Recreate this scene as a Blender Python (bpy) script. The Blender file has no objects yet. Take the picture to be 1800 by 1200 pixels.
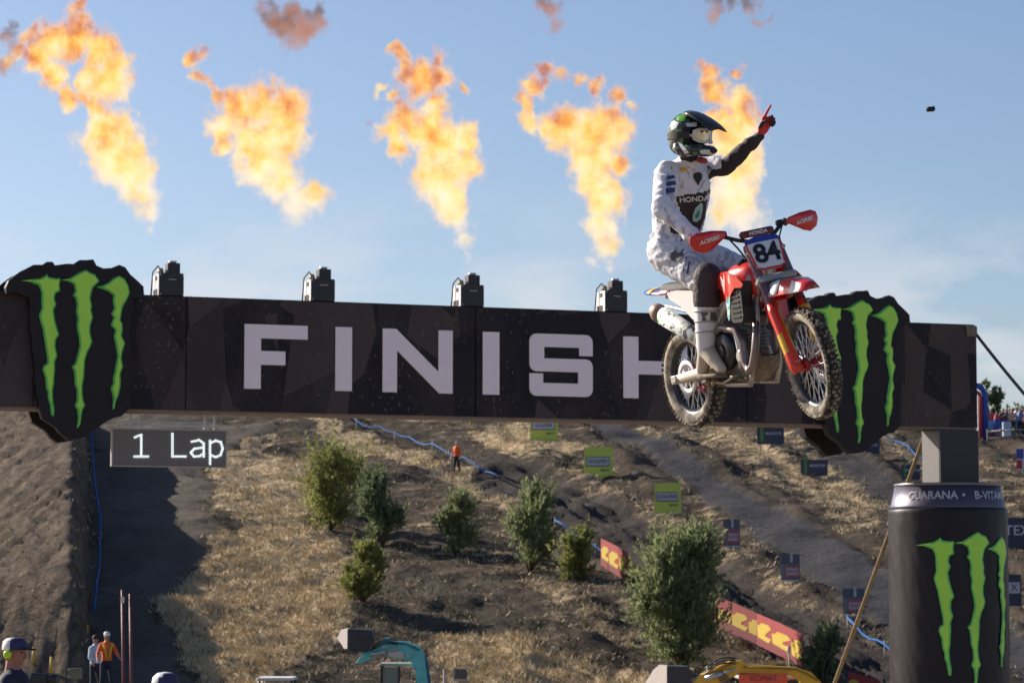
import bpy, bmesh, math, random
from mathutils import Vector, Matrix, noise
from mathutils.bvhtree import BVHTree
rad = math.radians
S = bpy.context.scene
COL = S.collection
random.seed(7)

# ------------------------------------------------------------ camera, sky, sun, exposure
CZ = 2.1                      # the photographer's eye above the near ground
PITCH = math.atan(436 / 5000)
cam_d = bpy.data.cameras.new('camera')
cam = bpy.data.objects.new('camera', cam_d)
COL.objects.link(cam)
cam.location = (0, 0, CZ)
cam.rotation_euler = (math.pi / 2 + PITCH, 0, 0)
cam_d.sensor_width = 36
cam_d.lens = 100
cam_d.clip_start = 0.5
cam_d.clip_end = 5000
cam_d.dof.use_dof = True
cam_d.dof.focus_distance = 18.6
cam_d.dof.aperture_fstop = 9
S.camera = cam

SUN_EL, SUN_AZ = rad(26), rad(53)          # azimuth from +Y towards -X: sun behind and to the left
sun_dir = Vector((-math.sin(SUN_AZ) * math.cos(SUN_EL), math.cos(SUN_AZ) * math.cos(SUN_EL), math.sin(SUN_EL)))
W = bpy.data.worlds.new('World')
S.world = W
W.use_nodes = True
nt = W.node_tree
nt.nodes.clear()
wo = nt.nodes.new('ShaderNodeOutputWorld')
bg = nt.nodes.new('ShaderNodeBackground')
bg.inputs['Strength'].default_value = 0.066
sk = nt.nodes.new('ShaderNodeTexSky')
sk.sky_type = 'NISHITA'
sk.sun_disc = False
sk.sun_elevation = SUN_EL
sk.sun_rotation = -SUN_AZ
sk.altitude = 300
sk.air_density = 1.0
sk.dust_density = 1.1
sk.ozone_density = 4.0
tc = nt.nodes.new('ShaderNodeTexCoord')
mp = nt.nodes.new('ShaderNodeMapping')
mp.inputs['Scale'].default_value = (1, 1, 2.6)
mp.inputs['Location'].default_value = (1.7, .4, .2)
cn = nt.nodes.new('ShaderNodeTexNoise')
cn.inputs['Scale'].default_value = 13
cn.inputs['Detail'].default_value = 7
cn.inputs['Roughness'].default_value = 0.55
cr = nt.nodes.new('ShaderNodeMapRange')
cr.inputs['From Min'].default_value = 0.45
cr.inputs['From Max'].default_value = 0.60
sx = nt.nodes.new('ShaderNodeSeparateXYZ')
er = nt.nodes.new('ShaderNodeMapRange')     # clouds only low over the horizon
er.inputs['From Min'].default_value = 0.15
er.inputs['From Max'].default_value = 0.085
er.interpolation_type = 'SMOOTHSTEP'
mu = nt.nodes.new('ShaderNodeMath'); mu.operation = 'MULTIPLY'
mu2 = nt.nodes.new('ShaderNodeMath'); mu2.operation = 'MULTIPLY'; mu2.inputs[1].default_value = 0.6
mx = nt.nodes.new('ShaderNodeMix'); mx.data_type = 'RGBA'
mx.inputs[7].default_value = (5.9, 5.9, 6.1, 1)
L = nt.links.new
L(tc.outputs['Generated'], mp.inputs['Vector']); L(mp.outputs[0], cn.inputs['Vector'])
L(cn.outputs['Fac'], cr.inputs['Value']); L(tc.outputs['Generated'], sx.inputs[0])
L(sx.outputs['Z'], er.inputs['Value']); L(cr.outputs[0], mu.inputs[0]); L(er.outputs[0], mu.inputs[1])
L(mu.outputs[0], mu2.inputs[0]); L(mu2.outputs[0], mx.inputs[0])
wb = nt.nodes.new('ShaderNodeMix'); wb.data_type = 'RGBA'; wb.blend_type = 'MULTIPLY'; wb.inputs[0].default_value = 1; wb.inputs[7].default_value = (.95, .87, .875, 1)   # camera white balance
L(sk.outputs[0], wb.inputs[6]); L(wb.outputs[2], mx.inputs[6]); L(mx.outputs[2], bg.inputs['Color']); L(bg.outputs[0], wo.inputs['Surface'])

sl = bpy.data.lights.new('sun', 'SUN')
sl.energy = 4.0
sl.angle = rad(0.53)
sl.color = (1.0, 0.90, 0.76)
sun = bpy.data.objects.new('sun', sl)
COL.objects.link(sun)
sun.rotation_euler = sun_dir.to_track_quat('Z', 'Y').to_euler()
sun.location = (-20, 30, 40)

S.view_settings.view_transform = 'Standard'
S.view_settings.look = 'None'
S.view_settings.exposure = 1.02
S.view_settings.gamma = 1
S.view_settings.use_curve_mapping = False
S.render.engine = 'CYCLES'
S.cycles.use_denoising = True
S.cycles.volume_step_rate = 1.0
S.cycles.volume_max_steps = 256
S.cycles.transparent_max_bounces = 12
S.cycles.max_bounces = 6

# ------------------------------------------------------------ picture geometry helpers (1800 x 1200 photograph)
CR = Vector((1, 0, 0)); CF = Vector((0, math.cos(PITCH), math.sin(PITCH))); CU = Vector((0, -math.sin(PITCH), math.cos(PITCH)))
CO = Vector((0, 0, CZ))
def rayd(px, py):
    return (CR * (px - 900) + CU * (600 - py)) / 5000 + CF
def P(px, py, D):
    return CO + rayd(px, py) * D
def proj(p):
    v = Vector(p) - CO
    d = v.dot(CF)
    return 900 + 5000 * v.dot(CR) / d, 600 - 5000 * v.dot(CU) / d, d

# ------------------------------------------------------------ object helpers
def tag(o, label=None, cat=None, group=None, kind=None):
    if label: o['label'] = label
    if cat: o['category'] = cat
    if group: o['group'] = group
    if kind: o['kind'] = kind
    return o
def empty(name, mat=None, **k):
    o = bpy.data.objects.new(name, None)
    o.empty_display_size = 0.3
    COL.objects.link(o)
    if mat is not None: o.matrix_world = mat
    return tag(o, **k)
def obj(name, bm, mats, parent=None, smooth=False, **k):
    if isinstance(bm, bmesh.types.BMesh):
        me = bpy.data.meshes.new(name)
        bm.to_mesh(me); bm.free()
    else:
        me = bm
    if not isinstance(mats, (list, tuple)): mats = [mats]
    if not len(me.materials):
        for m in mats: me.materials.append(m)
    if smooth:
        me.polygons.foreach_set('use_smooth', [True] * len(me.polygons))
    o = bpy.data.objects.new(name, me)
    COL.objects.link(o)
    if parent is not None: o.parent = parent
    return tag(o, **k)
def copy_tree(o, parent=None):
    c = o.copy(); COL.objects.link(c)
    if parent is not None: c.parent = parent
    for ch in [x for x in bpy.data.objects if x.parent == o]:
        copy_tree(ch, c)
    return c
def frame(loc, xdir=None, zdir=(0, 0, 1), ydir=None):
    """matrix whose X axis is xdir (or Y axis is ydir) and Z nearly zdir"""
    z = Vector(zdir).normalized()
    if xdir is not None:
        x = Vector(xdir).normalized(); y = z.cross(x).normalized(); z = x.cross(y)
    else:
        y = Vector(ydir).normalized(); x = y.cross(z).normalized(); z = x.cross(y)
    m = Matrix((x, y, z)).transposed().to_4x4()
    m.translation = Vector(loc)
    return m
def box(bm, c, s, m=None, mi=0, bev=0):
    ge = bmesh.ops.create_cube(bm, size=1)
    vs = ge['verts']
    for v in vs: v.co = Vector((v.co.x * s[0], v.co.y * s[1], v.co.z * s[2]))
    fs = list({f for v in vs for f in v.link_faces})
    if bev:
        es = list({e for v in vs for e in v.link_edges})
        r = bmesh.ops.bevel(bm, geom=es, offset=bev, segments=1, affect='EDGES')
        vs = r['verts']; fs = list({f for v in vs for f in v.link_faces})
    for v in vs:
        co = v.co + Vector(c)
        v.co = m @ co if m is not None else co
    for f in fs: f.material_index = mi
    return vs
def prism(bm, pts, y0, y1, m=None, mi=0, mi_side=None):
    """2-D outline (x, z) extruded from y0 to y1; y0 is the front"""
    f0 = [bm.verts.new((p[0], y0, p[1])) for p in pts]
    f1 = [bm.verts.new((p[0], y1, p[1])) for p in pts]
    n = len(pts)
    A = bm.faces.new(f0); B_ = bm.faces.new(f1[::-1])
    A.material_index = B_.material_index = mi
    sd = []
    for i in range(n):
        q = bm.faces.new((f0[(i + 1) % n], f0[i], f1[i], f1[(i + 1) % n]))
        q.material_index = mi if mi_side is None else mi_side
        sd.append(q)
    if m is not None:
        for v in f0 + f1: v.co = m @ v.co
    bmesh.ops.recalc_face_normals(bm, faces=[A, B_] + sd)
    return f0, f1
def tube(bm, pts, r, seg=8, mi=0, m=None, cap=True, flat=None):
    """tube through points; r a number or list; flat=(vec, k) squashes along vec"""
    pts = [Vector(p) for p in pts]
    rs = r if isinstance(r, (list, tuple)) else [r] * len(pts)
    rings = []
    up = Vector((0, 0, 1))
    prev = None
    for i, p in enumerate(pts):
        if i == 0: d = pts[1] - p
        elif i == len(pts) - 1: d = p - pts[i - 1]
        else: d = (pts[i + 1] - p).normalized() + (p - pts[i - 1]).normalized()
        if d.length < 1e-9: d = Vector((0, 0, 1))
        d.normalize()
        if prev is None:
            a = up if abs(d.dot(up)) < 0.95 else Vector((1, 0, 0))
            u = d.cross(a).normalized()
        else:
            u = (prev - d * prev.dot(d)).normalized()
        w = d.cross(u)
        prev = u
        ring = []
        for k in range(seg):
            t = 2 * math.pi * k / seg
            o = (u * math.cos(t) + w * math.sin(t)) * rs[i]
            if flat: 
                fv = Vector(flat[0]).normalized(); o -= fv * o.dot(fv) * (1 - flat[1])
            co = p + o
            ring.append(bm.verts.new(m @ co if m is not None else co))
        rings.append(ring)
    for a, b in zip(rings, rings[1:]):
        for k in range(seg):
            f = bm.faces.new((a[k], a[(k + 1) % seg], b[(k + 1) % seg], b[k])); f.material_index = mi; f.smooth = True
    if cap:
        f = bm.faces.new(rings[0][::-1]); f.material_index = mi
        f = bm.faces.new(rings[-1]); f.material_index = mi
    return rings
def loft(bm, secs, mi=0, cap=True, m=None, smooth=True):
    """secs: list of closed loops with the same number of points"""
    rings = [[bm.verts.new(m @ Vector(p) if m is not None else p) for p in s] for s in secs]
    n = len(secs[0])
    fs = []
    for a, b in zip(rings, rings[1:]):
        for k in range(n):
            f = bm.faces.new((a[k], a[(k + 1) % n], b[(k + 1) % n], b[k])); f.material_index = mi; f.smooth = smooth; fs.append(f)
    if cap:
        fs.append(bm.faces.new(rings[0][::-1])); fs.append(bm.faces.new(rings[-1]))
        fs[-1].material_index = fs[-2].material_index = mi
    bmesh.ops.recalc_face_normals(bm, faces=fs)
    return rings
def sweep_ring(bm, prof, seg, mi=0, m=None):
    """revolve profile [(radius, y)] (closed loop) about the Y axis"""
    n = len(prof); rings = []
    for i in range(seg):
        t = 2 * math.pi * i / seg
        ring = []
        for (r_, y) in prof:
            co = Vector((r_ * math.cos(t), y, r_ * math.sin(t)))
            ring.append(bm.verts.new(m @ co if m is not None else co))
        rings.append(ring)
    fs = []
    for i in range(seg):
        a, b = rings[i], rings[(i + 1) % seg]
        for k in range(n):
            f = bm.faces.new((a[k], b[k], b[(k + 1) % n], a[(k + 1) % n])); f.material_index = mi; f.smooth = True; fs.append(f)
    bmesh.ops.recalc_face_normals(bm, faces=fs)
def lathe(bm, prof, seg=32, mi=0, m=None, capb=True, capt=True, smooth=True):
    """profile [(radius, z)] about Z"""
    rings = []
    for (r_, z) in prof:
        rings.append([bm.verts.new((lambda c: m @ c if m is not None else c)(Vector((r_ * math.cos(2 * math.pi * k / seg), r_ * math.sin(2 * math.pi * k / seg), z)))) for k in range(seg)])
    fs = []
    for a, b in zip(rings, rings[1:]):
        for k in range(seg):
            f = bm.faces.new((a[k], a[(k + 1) % seg], b[(k + 1) % seg], b[k])); f.material_index = mi; f.smooth = smooth; fs.append(f)
    if capb: fs.append(bm.faces.new(rings[0][::-1])); fs[-1].material_index = mi
    if capt: fs.append(bm.faces.new(rings[-1])); fs[-1].material_index = mi
    return fs
def ellip(bm, c, r, m=None, sub=2):
    g = bmesh.ops.create_icosphere(bm, subdivisions=sub, radius=1)
    for v in g['verts']:
        co = Vector(c) + Vector((v.co.x * r[0], v.co.y * r[1], v.co.z * r[2]))
        v.co = m @ co if m is not None else co
def capsule(bm, p0, p1, r0, r1, flat=None, seg=14):
    """tapered capsule closed at both ends"""
    p0 = Vector(p0); p1 = Vector(p1)
    d = (p1 - p0); ln = max(d.length, 1e-5); d = d / ln
    pts, rs = [], []
    for a in (80, 60, 40, 20):
        pts.append(p0 - d * r0 * math.sin(rad(a))); rs.append(r0 * math.cos(rad(a)))
    for k in range(5):
        t = k / 4; pts.append(p0.lerp(p1, t)); rs.append(r0 + (r1 - r0) * t)
    for a in (20, 40, 60, 80):
        pts.append(p1 + d * r1 * math.sin(rad(a))); rs.append(r1 * math.cos(rad(a)))
    tube(bm, pts, rs, seg, flat=flat)
def remesh(bm, voxel, smooth=4, disp=None):
    me = bpy.data.meshes.new('tmp'); bm.to_mesh(me); bm.free()
    o = bpy.data.objects.new('tmp', me); COL.objects.link(o)
    r = o.modifiers.new('r', 'REMESH'); r.mode = 'VOXEL'; r.voxel_size = voxel
    if smooth:
        s = o.modifiers.new('s', 'SMOOTH'); s.iterations = smooth; s.factor = 0.5
    dg = bpy.context.evaluated_depsgraph_get()
    out = bpy.data.meshes.new_from_object(o.evaluated_get(dg))
    bpy.data.objects.remove(o); bpy.data.meshes.remove(me)
    if disp:
        amp, sc = disp
        ns = [v.normal.copy() for v in out.vertices]
        for v, n in zip(out.vertices, ns):
            q = v.co * sc
            v.co += n * amp * noise.fractal(q, 0.8, 2.1, 3)
    out.materials.clear()
    return out
def seg_dist(p, a, b, r0, r1):
    ab = b - a; t = max(0, min(1, (p - a).dot(ab) / max(ab.length_squared, 1e-9)))
    return (p - (a + ab * t)).length / (r0 + (r1 - r0) * t)
def body(name, caps, mats, voxel, parent, smooth=4, disp=None, balls=()):
    """caps: (p0, p1, r0, r1, material index[, flat]); one continuous skin, coloured by nearest limb"""
    bm = bmesh.new()
    cc = []
    for c in caps:
        p0, p1 = Vector(c[0]), Vector(c[1])
        capsule(bm, p0, p1, c[2], c[3], c[5] if len(c) > 5 else None)
        cc.append((p0, p1, c[2], c[3], c[4]))
    for b in balls:
        ellip(bm, b[0], b[1], b[3] if len(b) > 3 else None)
        cc.append((Vector(b[0]) if len(b) < 4 else b[3] @ Vector(b[0]), (Vector(b[0]) if len(b) < 4 else b[3] @ Vector(b[0])) + Vector((0, 0, .001)), min(b[1]), min(b[1]), b[2]))
    me = remesh(bm, voxel, smooth, disp)
    for m_ in mats: me.materials.append(m_)
    for f in me.polygons:
        f.use_smooth = True
        c = f.center
        f.material_index = min(cc, key=lambda q: seg_dist(c, q[0], q[1], q[2], q[3]))[4]
    o = bpy.data.objects.new(name, me); COL.objects.link(o)
    if parent is not None: o.parent = parent
    return o
def text_mesh(txt, size, extrude=0.0, shear=0, bold=0.0, squash=1.0):
    cu = bpy.data.curves.new('t', 'FONT'); cu.body = txt; cu.size = size; cu.extrude = extrude
    cu.align_x = 'CENTER'; cu.align_y = 'CENTER'; cu.shear = shear; cu.offset = bold; cu.resolution_u = 3
    o = bpy.data.objects.new('t', cu); COL.objects.link(o)
    dg = bpy.context.evaluated_depsgraph_get()
    me = bpy.data.meshes.new_from_object(o.evaluated_get(dg))
    bpy.data.objects.remove(o); bpy.data.curves.remove(cu)
    for v in me.vertices: v.co.x *= squash
    me.materials.clear()
    return me
def place_text(name, txt, size, mat, parent, m, **k):
    """text lying in the XY plane of matrix m (in the parent's space)"""
    me = text_mesh(txt, size, **k)
    me.transform(m)
    return obj(name, me, mat, parent)

# ------------------------------------------------------------ materials
MATS = {}
def mat(name, col, rough=0.6, metal=0.0, var=0.12, scale=6, bump=0.0, bscale=40, dust=0.0, dcol=(0.34, 0.27, 0.19), dscale=7, spec=0.5, coat=0, emit=None, sheen=0, stretch=None):
    if name in MATS: return MATS[name]
    m = bpy.data.materials.new(name); m.use_nodes = True
    n = m.node_tree; N = n.nodes.new; K = n.links.new
    b = n.nodes['Principled BSDF']
    b.inputs['Roughness'].default_value = rough; b.inputs['Metallic'].default_value = metal
    b.inputs['Specular IOR Level'].default_value = spec
    b.inputs['Coat Weight'].default_value = coat
    b.inputs['Sheen Weight'].default_value = sheen
    t = N('ShaderNodeTexCoord'); src = t.outputs['Object']
    if stretch:
        mp_ = N('ShaderNodeMapping'); mp_.inputs['Scale'].default_value = stretch; K(src, mp_.inputs[0]); src = mp_.outputs[0]
    ns = N('ShaderNodeTexNoise'); ns.inputs['Scale'].default_value = scale; ns.inputs['Detail'].default_value = 6
    K(src, ns.inputs['Vector'])
    r = N('ShaderNodeMix'); r.data_type = 'RGBA'
    r.inputs[6].default_value = (*[c * (1 - var) for c in col], 1); r.inputs[7].default_value = (*[min(1, c * (1 + var)) for c in col], 1)
    K(ns.outputs['Fac'], r.inputs[0])
    out = r.outputs[2]
    if dust:
        dn = N('ShaderNodeTexNoise'); dn.inputs['Scale'].default_value = dscale; dn.inputs['Detail'].default_value = 8; dn.inputs['Roughness'].default_value = .65
        K(t.outputs['Object'], dn.inputs['Vector'])
        dr = N('ShaderNodeMapRange'); dr.inputs['From Min'].default_value = 0.75 - dust * 0.5; dr.inputs['From Max'].default_value = 0.9 - dust * 0.4
        K(dn.outputs['Fac'], dr.inputs[0])
        dm = N('ShaderNodeMix'); dm.data_type = 'RGBA'; dm.inputs[7].default_value = (*dcol, 1)
        K(dr.outputs[0], dm.inputs[0]); K(out, dm.inputs[6]); out = dm.outputs[2]
        rr = N('ShaderNodeMapRange'); rr.inputs['To Min'].default_value = rough; rr.inputs['To Max'].default_value = 0.9
        K(dr.outputs[0], rr.inputs[0]); K(rr.outputs[0], b.inputs['Roughness'])
    K(out, b.inputs['Base Color'])
    if bump:
        bn = N('ShaderNodeTexNoise'); bn.inputs['Scale'].default_value = bscale; bn.inputs['Detail'].default_value = 5
        K(src, bn.inputs['Vector'])
        bb = N('ShaderNodeBump'); bb.inputs['Strength'].default_value = bump; bb.inputs['Distance'].default_value = 0.02
        K(bn.outputs['Fac'], bb.inputs['Height']); K(bb.outputs[0], b.inputs['Normal'])
    if emit:
        b.inputs['Emission Color'].default_value = (*emit[0], 1); b.inputs['Emission Strength'].default_value = emit[1]
    MATS[name] = m
    return m
# ------------------------------------------------------------ terrain
def sstep(a, b, x):
    if a == b: return 1.0 if x > b else 0.0
    t = max(0.0, min(1.0, (x - a) / (b - a)))
    return t * t * (3 - 2 * t)
def hbase(x, y):
    if y < 85: h = -2.9 * sstep(35, 72, y)
    else:
        h = -2.9 + 0.177 * (y - 85) * sstep(80, 97, y)
    crest = 9.3 + 2.9 * 0 + 4.7 * sstep(29.5, 22, x)          # hill top (above the eye)
    top = CZ + crest
    if h > top - 1: h = top - 1 + (1 - math.exp(-(h - top + 1)))
    if y > 215: h -= (y - 215) * 0.03
    h += 2.25 * math.exp(-((x + 11.6) ** 2 + (y - 79.5) ** 2) / 20)
    return h
def inpoly(px, py, poly):
    c = False; n = len(poly); j = n - 1
    for i in range(n):
        xi, yi = poly[i]; xj, yj = poly[j]
        if (yi > py) != (yj > py) and px < (xj - xi) * (py - yi) / (yj - yi) + xi: c = not c
        j = i
    return c
def dpoly(px, py, line):
    """signed distance to a polyline (positive to its upper right), and parameter"""
    best = (1e9, 0)
    for (x0, y0), (x1, y1) in zip(line, line[1:]):
        dx, dy = x1 - x0, y1 - y0
        t = max(0, min(1, ((px - x0) * dx + (py - y0) * dy) / (dx * dx + dy * dy)))
        qx, qy = x0 + dx * t, y0 + dy * t
        d = math.hypot(px - qx, py - qy)
        if d < abs(best[0]):
            best = (d if (dx * (py - qy) - dy * (px - qx)) < 0 else -d, t)
    return best[0]
STRAW = [  # straw patches; some trace sunlit grass, putting sunlight into the colour
    ([(330, 960), (400, 930), (560, 930), (640, 1000), (620, 1100), (500, 1190), (400, 1230), (310, 1150), (300, 1060)], 1.0),
    ([(380, 800), (460, 765), (560, 800), (570, 960), (430, 960), (375, 880)], 0.8),
    ([(520, 725), (760, 795), (900, 865), (890, 895), (760, 835), (600, 785)], 0.95),
    ([(760, 1110), (880, 1095), (1000, 1140), (1150, 1195), (1100, 1230), (780, 1230)], 1.0),
    ([(1040, 740), (1330, 745), (1560, 850), (1600, 920), (1500, 930), (1350, 850), (1150, 765)], 0.55),  # cover thinned to darken the right slope
    ([(820, 745), (930, 745), (1010, 790), (1000, 815), (880, 800)], 0.8),
    ([(1010, 815), (1160, 890), (1330, 990), (1540, 1110), (1530, 1135), (1300, 1010), (1120, 900), (1000, 840)], 0.55),
    ([(900, 1010), (1000, 1040), (1130, 1120), (1100, 1130), (960, 1080)], 0.5),
    ([(0, 715), (60, 735), (150, 800), (165, 850), (120, 840), (40, 770), (0, 740)], 0.7),
    ([(940, 760), (1030, 790), (1100, 830), (1160, 850), (1080, 850), (1000, 815)], 0.5)]
GULLY_LIFT = [([(160, 720), (420, 740), (520, 750), (440, 775), (370, 820), (360, 900), (390, 960), (320, 1010), (290, 1080), (310, 1160), (380, 1230), (150, 1230)], 0.0)]
TRACK = [(868, 838), (950, 858), (1060, 905), (1180, 975), (1330, 1060), (1470, 1135), (1640, 1215)]
GRAVEL = [(1040, 745), (1130, 775), (1250, 850), (1400, 945), (1560, 1040), (1700, 1110), (1850, 1190)]
GRAVEL2 = [(1420, 770), (1520, 825), (1640, 880), (1850, 960)]
BANKX = 152
def pix(x, y):
    z = hbase(x, y)
    return proj((x, y, z))
def zones(x, y):
    if y < 70: return .3, 0, 0, 0, 900, 1400
    px, py, d = pix(x, y)
    wob = noise.fractal(Vector((x * 0.35, y * 0.2, 3)), 0.9, 2, 4)
    qx, qy = px + wob * 34, py + noise.fractal(Vector((x * 0.35, y * 0.2, 9)), 0.9, 2, 4) * 20
    st = 0.24; gul = 0
    for poly, v in STRAW:
        if inpoly(qx, qy, poly): st = max(st, v)
    for poly, v in GULLY_LIFT:
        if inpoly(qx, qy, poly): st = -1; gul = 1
    tr = sstep(62, 36, abs(dpoly(px, py + wob * 6, TRACK)) / (0.55 + 0.45 * min(1, max(0, (py - 760)) / 200)))
    gd = abs(dpoly(px + wob * 10, py, GRAVEL)) / (0.35 + 0.9 * min(1, max(0, (py - 740)) / 330))
    gr = sstep(44, 26, gd)
    gr = max(gr, 0.8 * sstep(26, 14, abs(dpoly(px + wob * 10, py, GRAVEL2))))
    bk = sstep(BANKX + 8, BANKX - 8, px + wob * 8)
    if px > 1725: st = min(st, 0.3)
    if px > 600:
        s_ = noise.fractal(Vector((dpoly(px, py, [(700, 700), (1800, 1300)]) * 0.03, (px + py) * 0.0025, 4)), 0.8, 2, 3)
        st = max(0, st + .5 * s_ * sstep(600, 900, px) - .10 * sstep(850, 1150, px))  # less straw to the right paints the shade of a slope turned away
    return st, tr, gr, bk, px, py
def height(x, y, fine=True):
    h = hbase(x, y)
    if y < 60 or y > 235: return h
    st, tr, gr, bk, px, py = zones(x, y)
    k = sstep(80, 100, y)
    n1 = noise.fractal(Vector((x * 0.11, y * 0.09, 0.5)), 0.9, 2, 3)
    h += n1 * 0.65 * k * (1 - bk) * sstep(34, 26, x)
    h += 2.8 * sstep(BANKX + 10, BANKX - 26, px) * sstep(88, 100, y) * sstep(178, 150, y) 
    h -= 0.5 * tr * k * sstep(840, 1010, px)
    if fine:
        e = noise.fractal(Vector((x * 0.55, y * 0.42, 7)), 0.8, 2.1, 4)
        h += 0.20 * e * k * (1 - gr * 0.7) * (1 - bk * .85)
        h += 0.16 * noise.fractal(Vector((x * 0.30, y * 1.3 + x * .12, 27)), 0.8, 2.1, 3) * (0.35 + max(0, st)) * (1 - tr) * (1 - gr) * k * (1 - bk)
        h += 0.10 * noise.fractal(Vector((x * 1.6, y * 1.1, 17)), 0.7, 2.1, 3) * (0.3 + max(0, st)) * k * (1 - bk * .8)
        # ruts that run along the tracks
        dd = dpoly(px, py, TRACK)
        h += 0.10 * math.sin(dd * 0.42) * tr * k
        h += 0.17 * bk * noise.fractal(Vector((x * 3.2, y * 0.07, 5)), 0.8, 2.2, 4)
        dd2 = dpoly(px, py, [(700, 700), (1800, 1300)])
        if px > 700 and gr < .5: h += 0.32 * noise.fractal(Vector((dd2 * 0.035, (px + py) * 0.004, 1)), 0.8, 2, 3) * k * sstep(700, 1000, px)
    return h
def H(px, py):
    """the point of the hill seen at a pixel"""
    d = rayd(px, py)
    a = 86.0
    prev = a
    while a < 240:
        p = CO + d * a
        if p.z < height(p.x, p.y, False):
            lo, hi = prev, a
            for _ in range(12):
                m_ = (lo + hi) / 2; q = CO + d * m_
                if q.z < height(q.x, q.y, False): hi = m_
                else: lo = m_
            q = CO + d * hi
            return Vector((q.x, q.y, height(q.x, q.y, True)))
        prev = a; a += 1.0
    q = CO + d * 178
    return Vector((q.x, q.y, height(q.x, q.y, True)))

def build_terrain():
    xs, ys = [], []
    ys += [-300, -200, -120, -60, -25]
    y = 2.0
    while y < 84: ys.append(y); y += 3.5
    while y < 190: ys.append(y); y += 0.42
    while y < 220: ys.append(y); y += 1.5
    while y < 1600: ys.append(y); y *= 1.12
    nx = 330
    vs, fs, za, zb = [], [], [], []
    for y in ys:
        hw = 300 if y < 0 else (20 + y * 0.215 + 280 * sstep(50, 2, y) if y < 215 else 66 + (y - 215) * 0.8)
        for i in range(nx + 1):
            x = -hw + 2 * hw * i / nx
            vs.append((x, y, height(x, y)))
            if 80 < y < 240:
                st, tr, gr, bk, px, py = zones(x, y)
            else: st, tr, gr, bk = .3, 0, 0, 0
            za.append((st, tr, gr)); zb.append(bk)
    for j in range(len(ys) - 1):
        for i in range(nx):
            a = j * (nx + 1) + i
            fs.append((a, a + 1, a + nx + 2, a + nx + 1))
    me = bpy.data.meshes.new('hillside')
    me.from_pydata(vs, [], fs)
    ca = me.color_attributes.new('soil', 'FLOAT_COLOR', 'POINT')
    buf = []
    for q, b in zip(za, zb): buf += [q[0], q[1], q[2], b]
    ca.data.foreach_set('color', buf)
    me.polygons.foreach_set('use_smooth', [True] * len(me.polygons))
    m = bpy.data.materials.new('hill soil'); m.use_nodes = True
    n = m.node_tree; N = n.nodes.new; K = n.links.new
    b = n.nodes['Principled BSDF']; b.inputs['Roughness'].default_value = 0.95; b.inputs['Specular IOR Level'].default_value = 0.1
    at = N('ShaderNodeAttribute'); at.attribute_name = 'soil'
    sp = N('ShaderNodeSeparateColor'); K(at.outputs['Color'], sp.inputs[0])
    tc_ = N('ShaderNodeTexCoord')
    def nz(scale, stretch=(1, 1, 1), det=8, ro=.6):
        mp_ = N('ShaderNodeMapping'); mp_.inputs['Scale'].default_value = stretch; K(tc_.outputs['Object'], mp_.inputs[0])
        q = N('ShaderNodeTexNoise'); q.inputs['Scale'].default_value = scale; q.inputs['Detail'].default_value = det; q.inputs['Roughness'].default_value = ro
        K(mp_.outputs[0], q.inputs['Vector']); return q.outputs['Fac']
    def ramp(f, a, c):
        q = N('ShaderNodeMapRange'); q.inputs['From Min'].default_value = a; q.inputs['From Max'].default_value = c; K(f, q.inputs[0]); return q.outputs[0]
    def mix(f, a, c):
        q = N('ShaderNodeMix'); q.data_type = 'RGBA'
        if isinstance(f, float): q.inputs[0].default_value = f
        else: K(f, q.inputs[0])
        for i, v in ((6, a), (7, c)):
            if isinstance(v, tuple): q.inputs[i].default_value = (*v, 1)
            else: K(v, q.inputs[i])
        return q.outputs[2]
    def mth(op, a, c):
        q = N('ShaderNodeMath'); q.operation = op
        for i, v in ((0, a), (1, c)):
            if isinstance(v, (int, float)): q.inputs[i].default_value = v
            else: K(v, q.inputs[i])
        return q.outputs[0]
    soil = mix(ramp(nz(0.45), .35, .65), (0.040, 0.032, 0.026), (0.108, 0.083, 0.062))
    straw = mix(nz(1.3, (1, .5, 1)), (0.36, 0.275, 0.165), (0.64, 0.50, 0.32))
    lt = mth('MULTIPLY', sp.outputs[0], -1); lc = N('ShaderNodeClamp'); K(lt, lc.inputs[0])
    soil = mix(lc.outputs[0], soil, mix(nz(0.9), (0.085, 0.072, 0.062), (0.145, 0.122, 0.102)))  # paler soil in the gully lifts the bank's cast shadow
    # straw cover broken into clumps, denser where attribute is high
    clump = nz(1.1, (0.45, 1.1, 1), 8, .62)
    thr = mth('SUBTRACT', 0.67, mth('MULTIPLY', sp.outputs[0], 0.42))
    cov = mth('MULTIPLY', mth('SUBTRACT', clump, thr), 6.0)
    cl = N('ShaderNodeClamp'); K(cov, cl.inputs[0])
    c = mix(cl.outputs[0], soil, straw)
    green = mix(ramp(nz(0.8), .60, .68), c, (0.07, 0.075, 0.035)); c = mix(0.45, c, green)
    track = mix(nz(1.1, (2.5, .5, 1)), (0.036, 0.031, 0.031), (0.075, 0.064, 0.058))
    c = mix(sp.outputs[1], c, track)
    grav = mix(nz(1.8, (1, 1, 1)), (0.044, 0.044, 0.051), (0.074, 0.073, 0.079))  # gravel colour also deepened for the shade on the right slope
    c = mix(sp.outputs[2], c, grav)
    bank = mix(ramp(nz(3.2, (1, .06, .3), 9, .75), .40, .60), (0.068, 0.052, 0.039), (0.22, 0.165, 0.115))
    bank = mix(ramp(nz(6, (1, .5, .5), 5), .55, .75), bank, (0.07, 0.055, 0.045))
    c = mix(at.outputs['Alpha'], c, bank)
    sy_ = N('ShaderNodeSeparateXYZ'); K(tc_.outputs['Object'], sy_.inputs[0])
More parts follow.
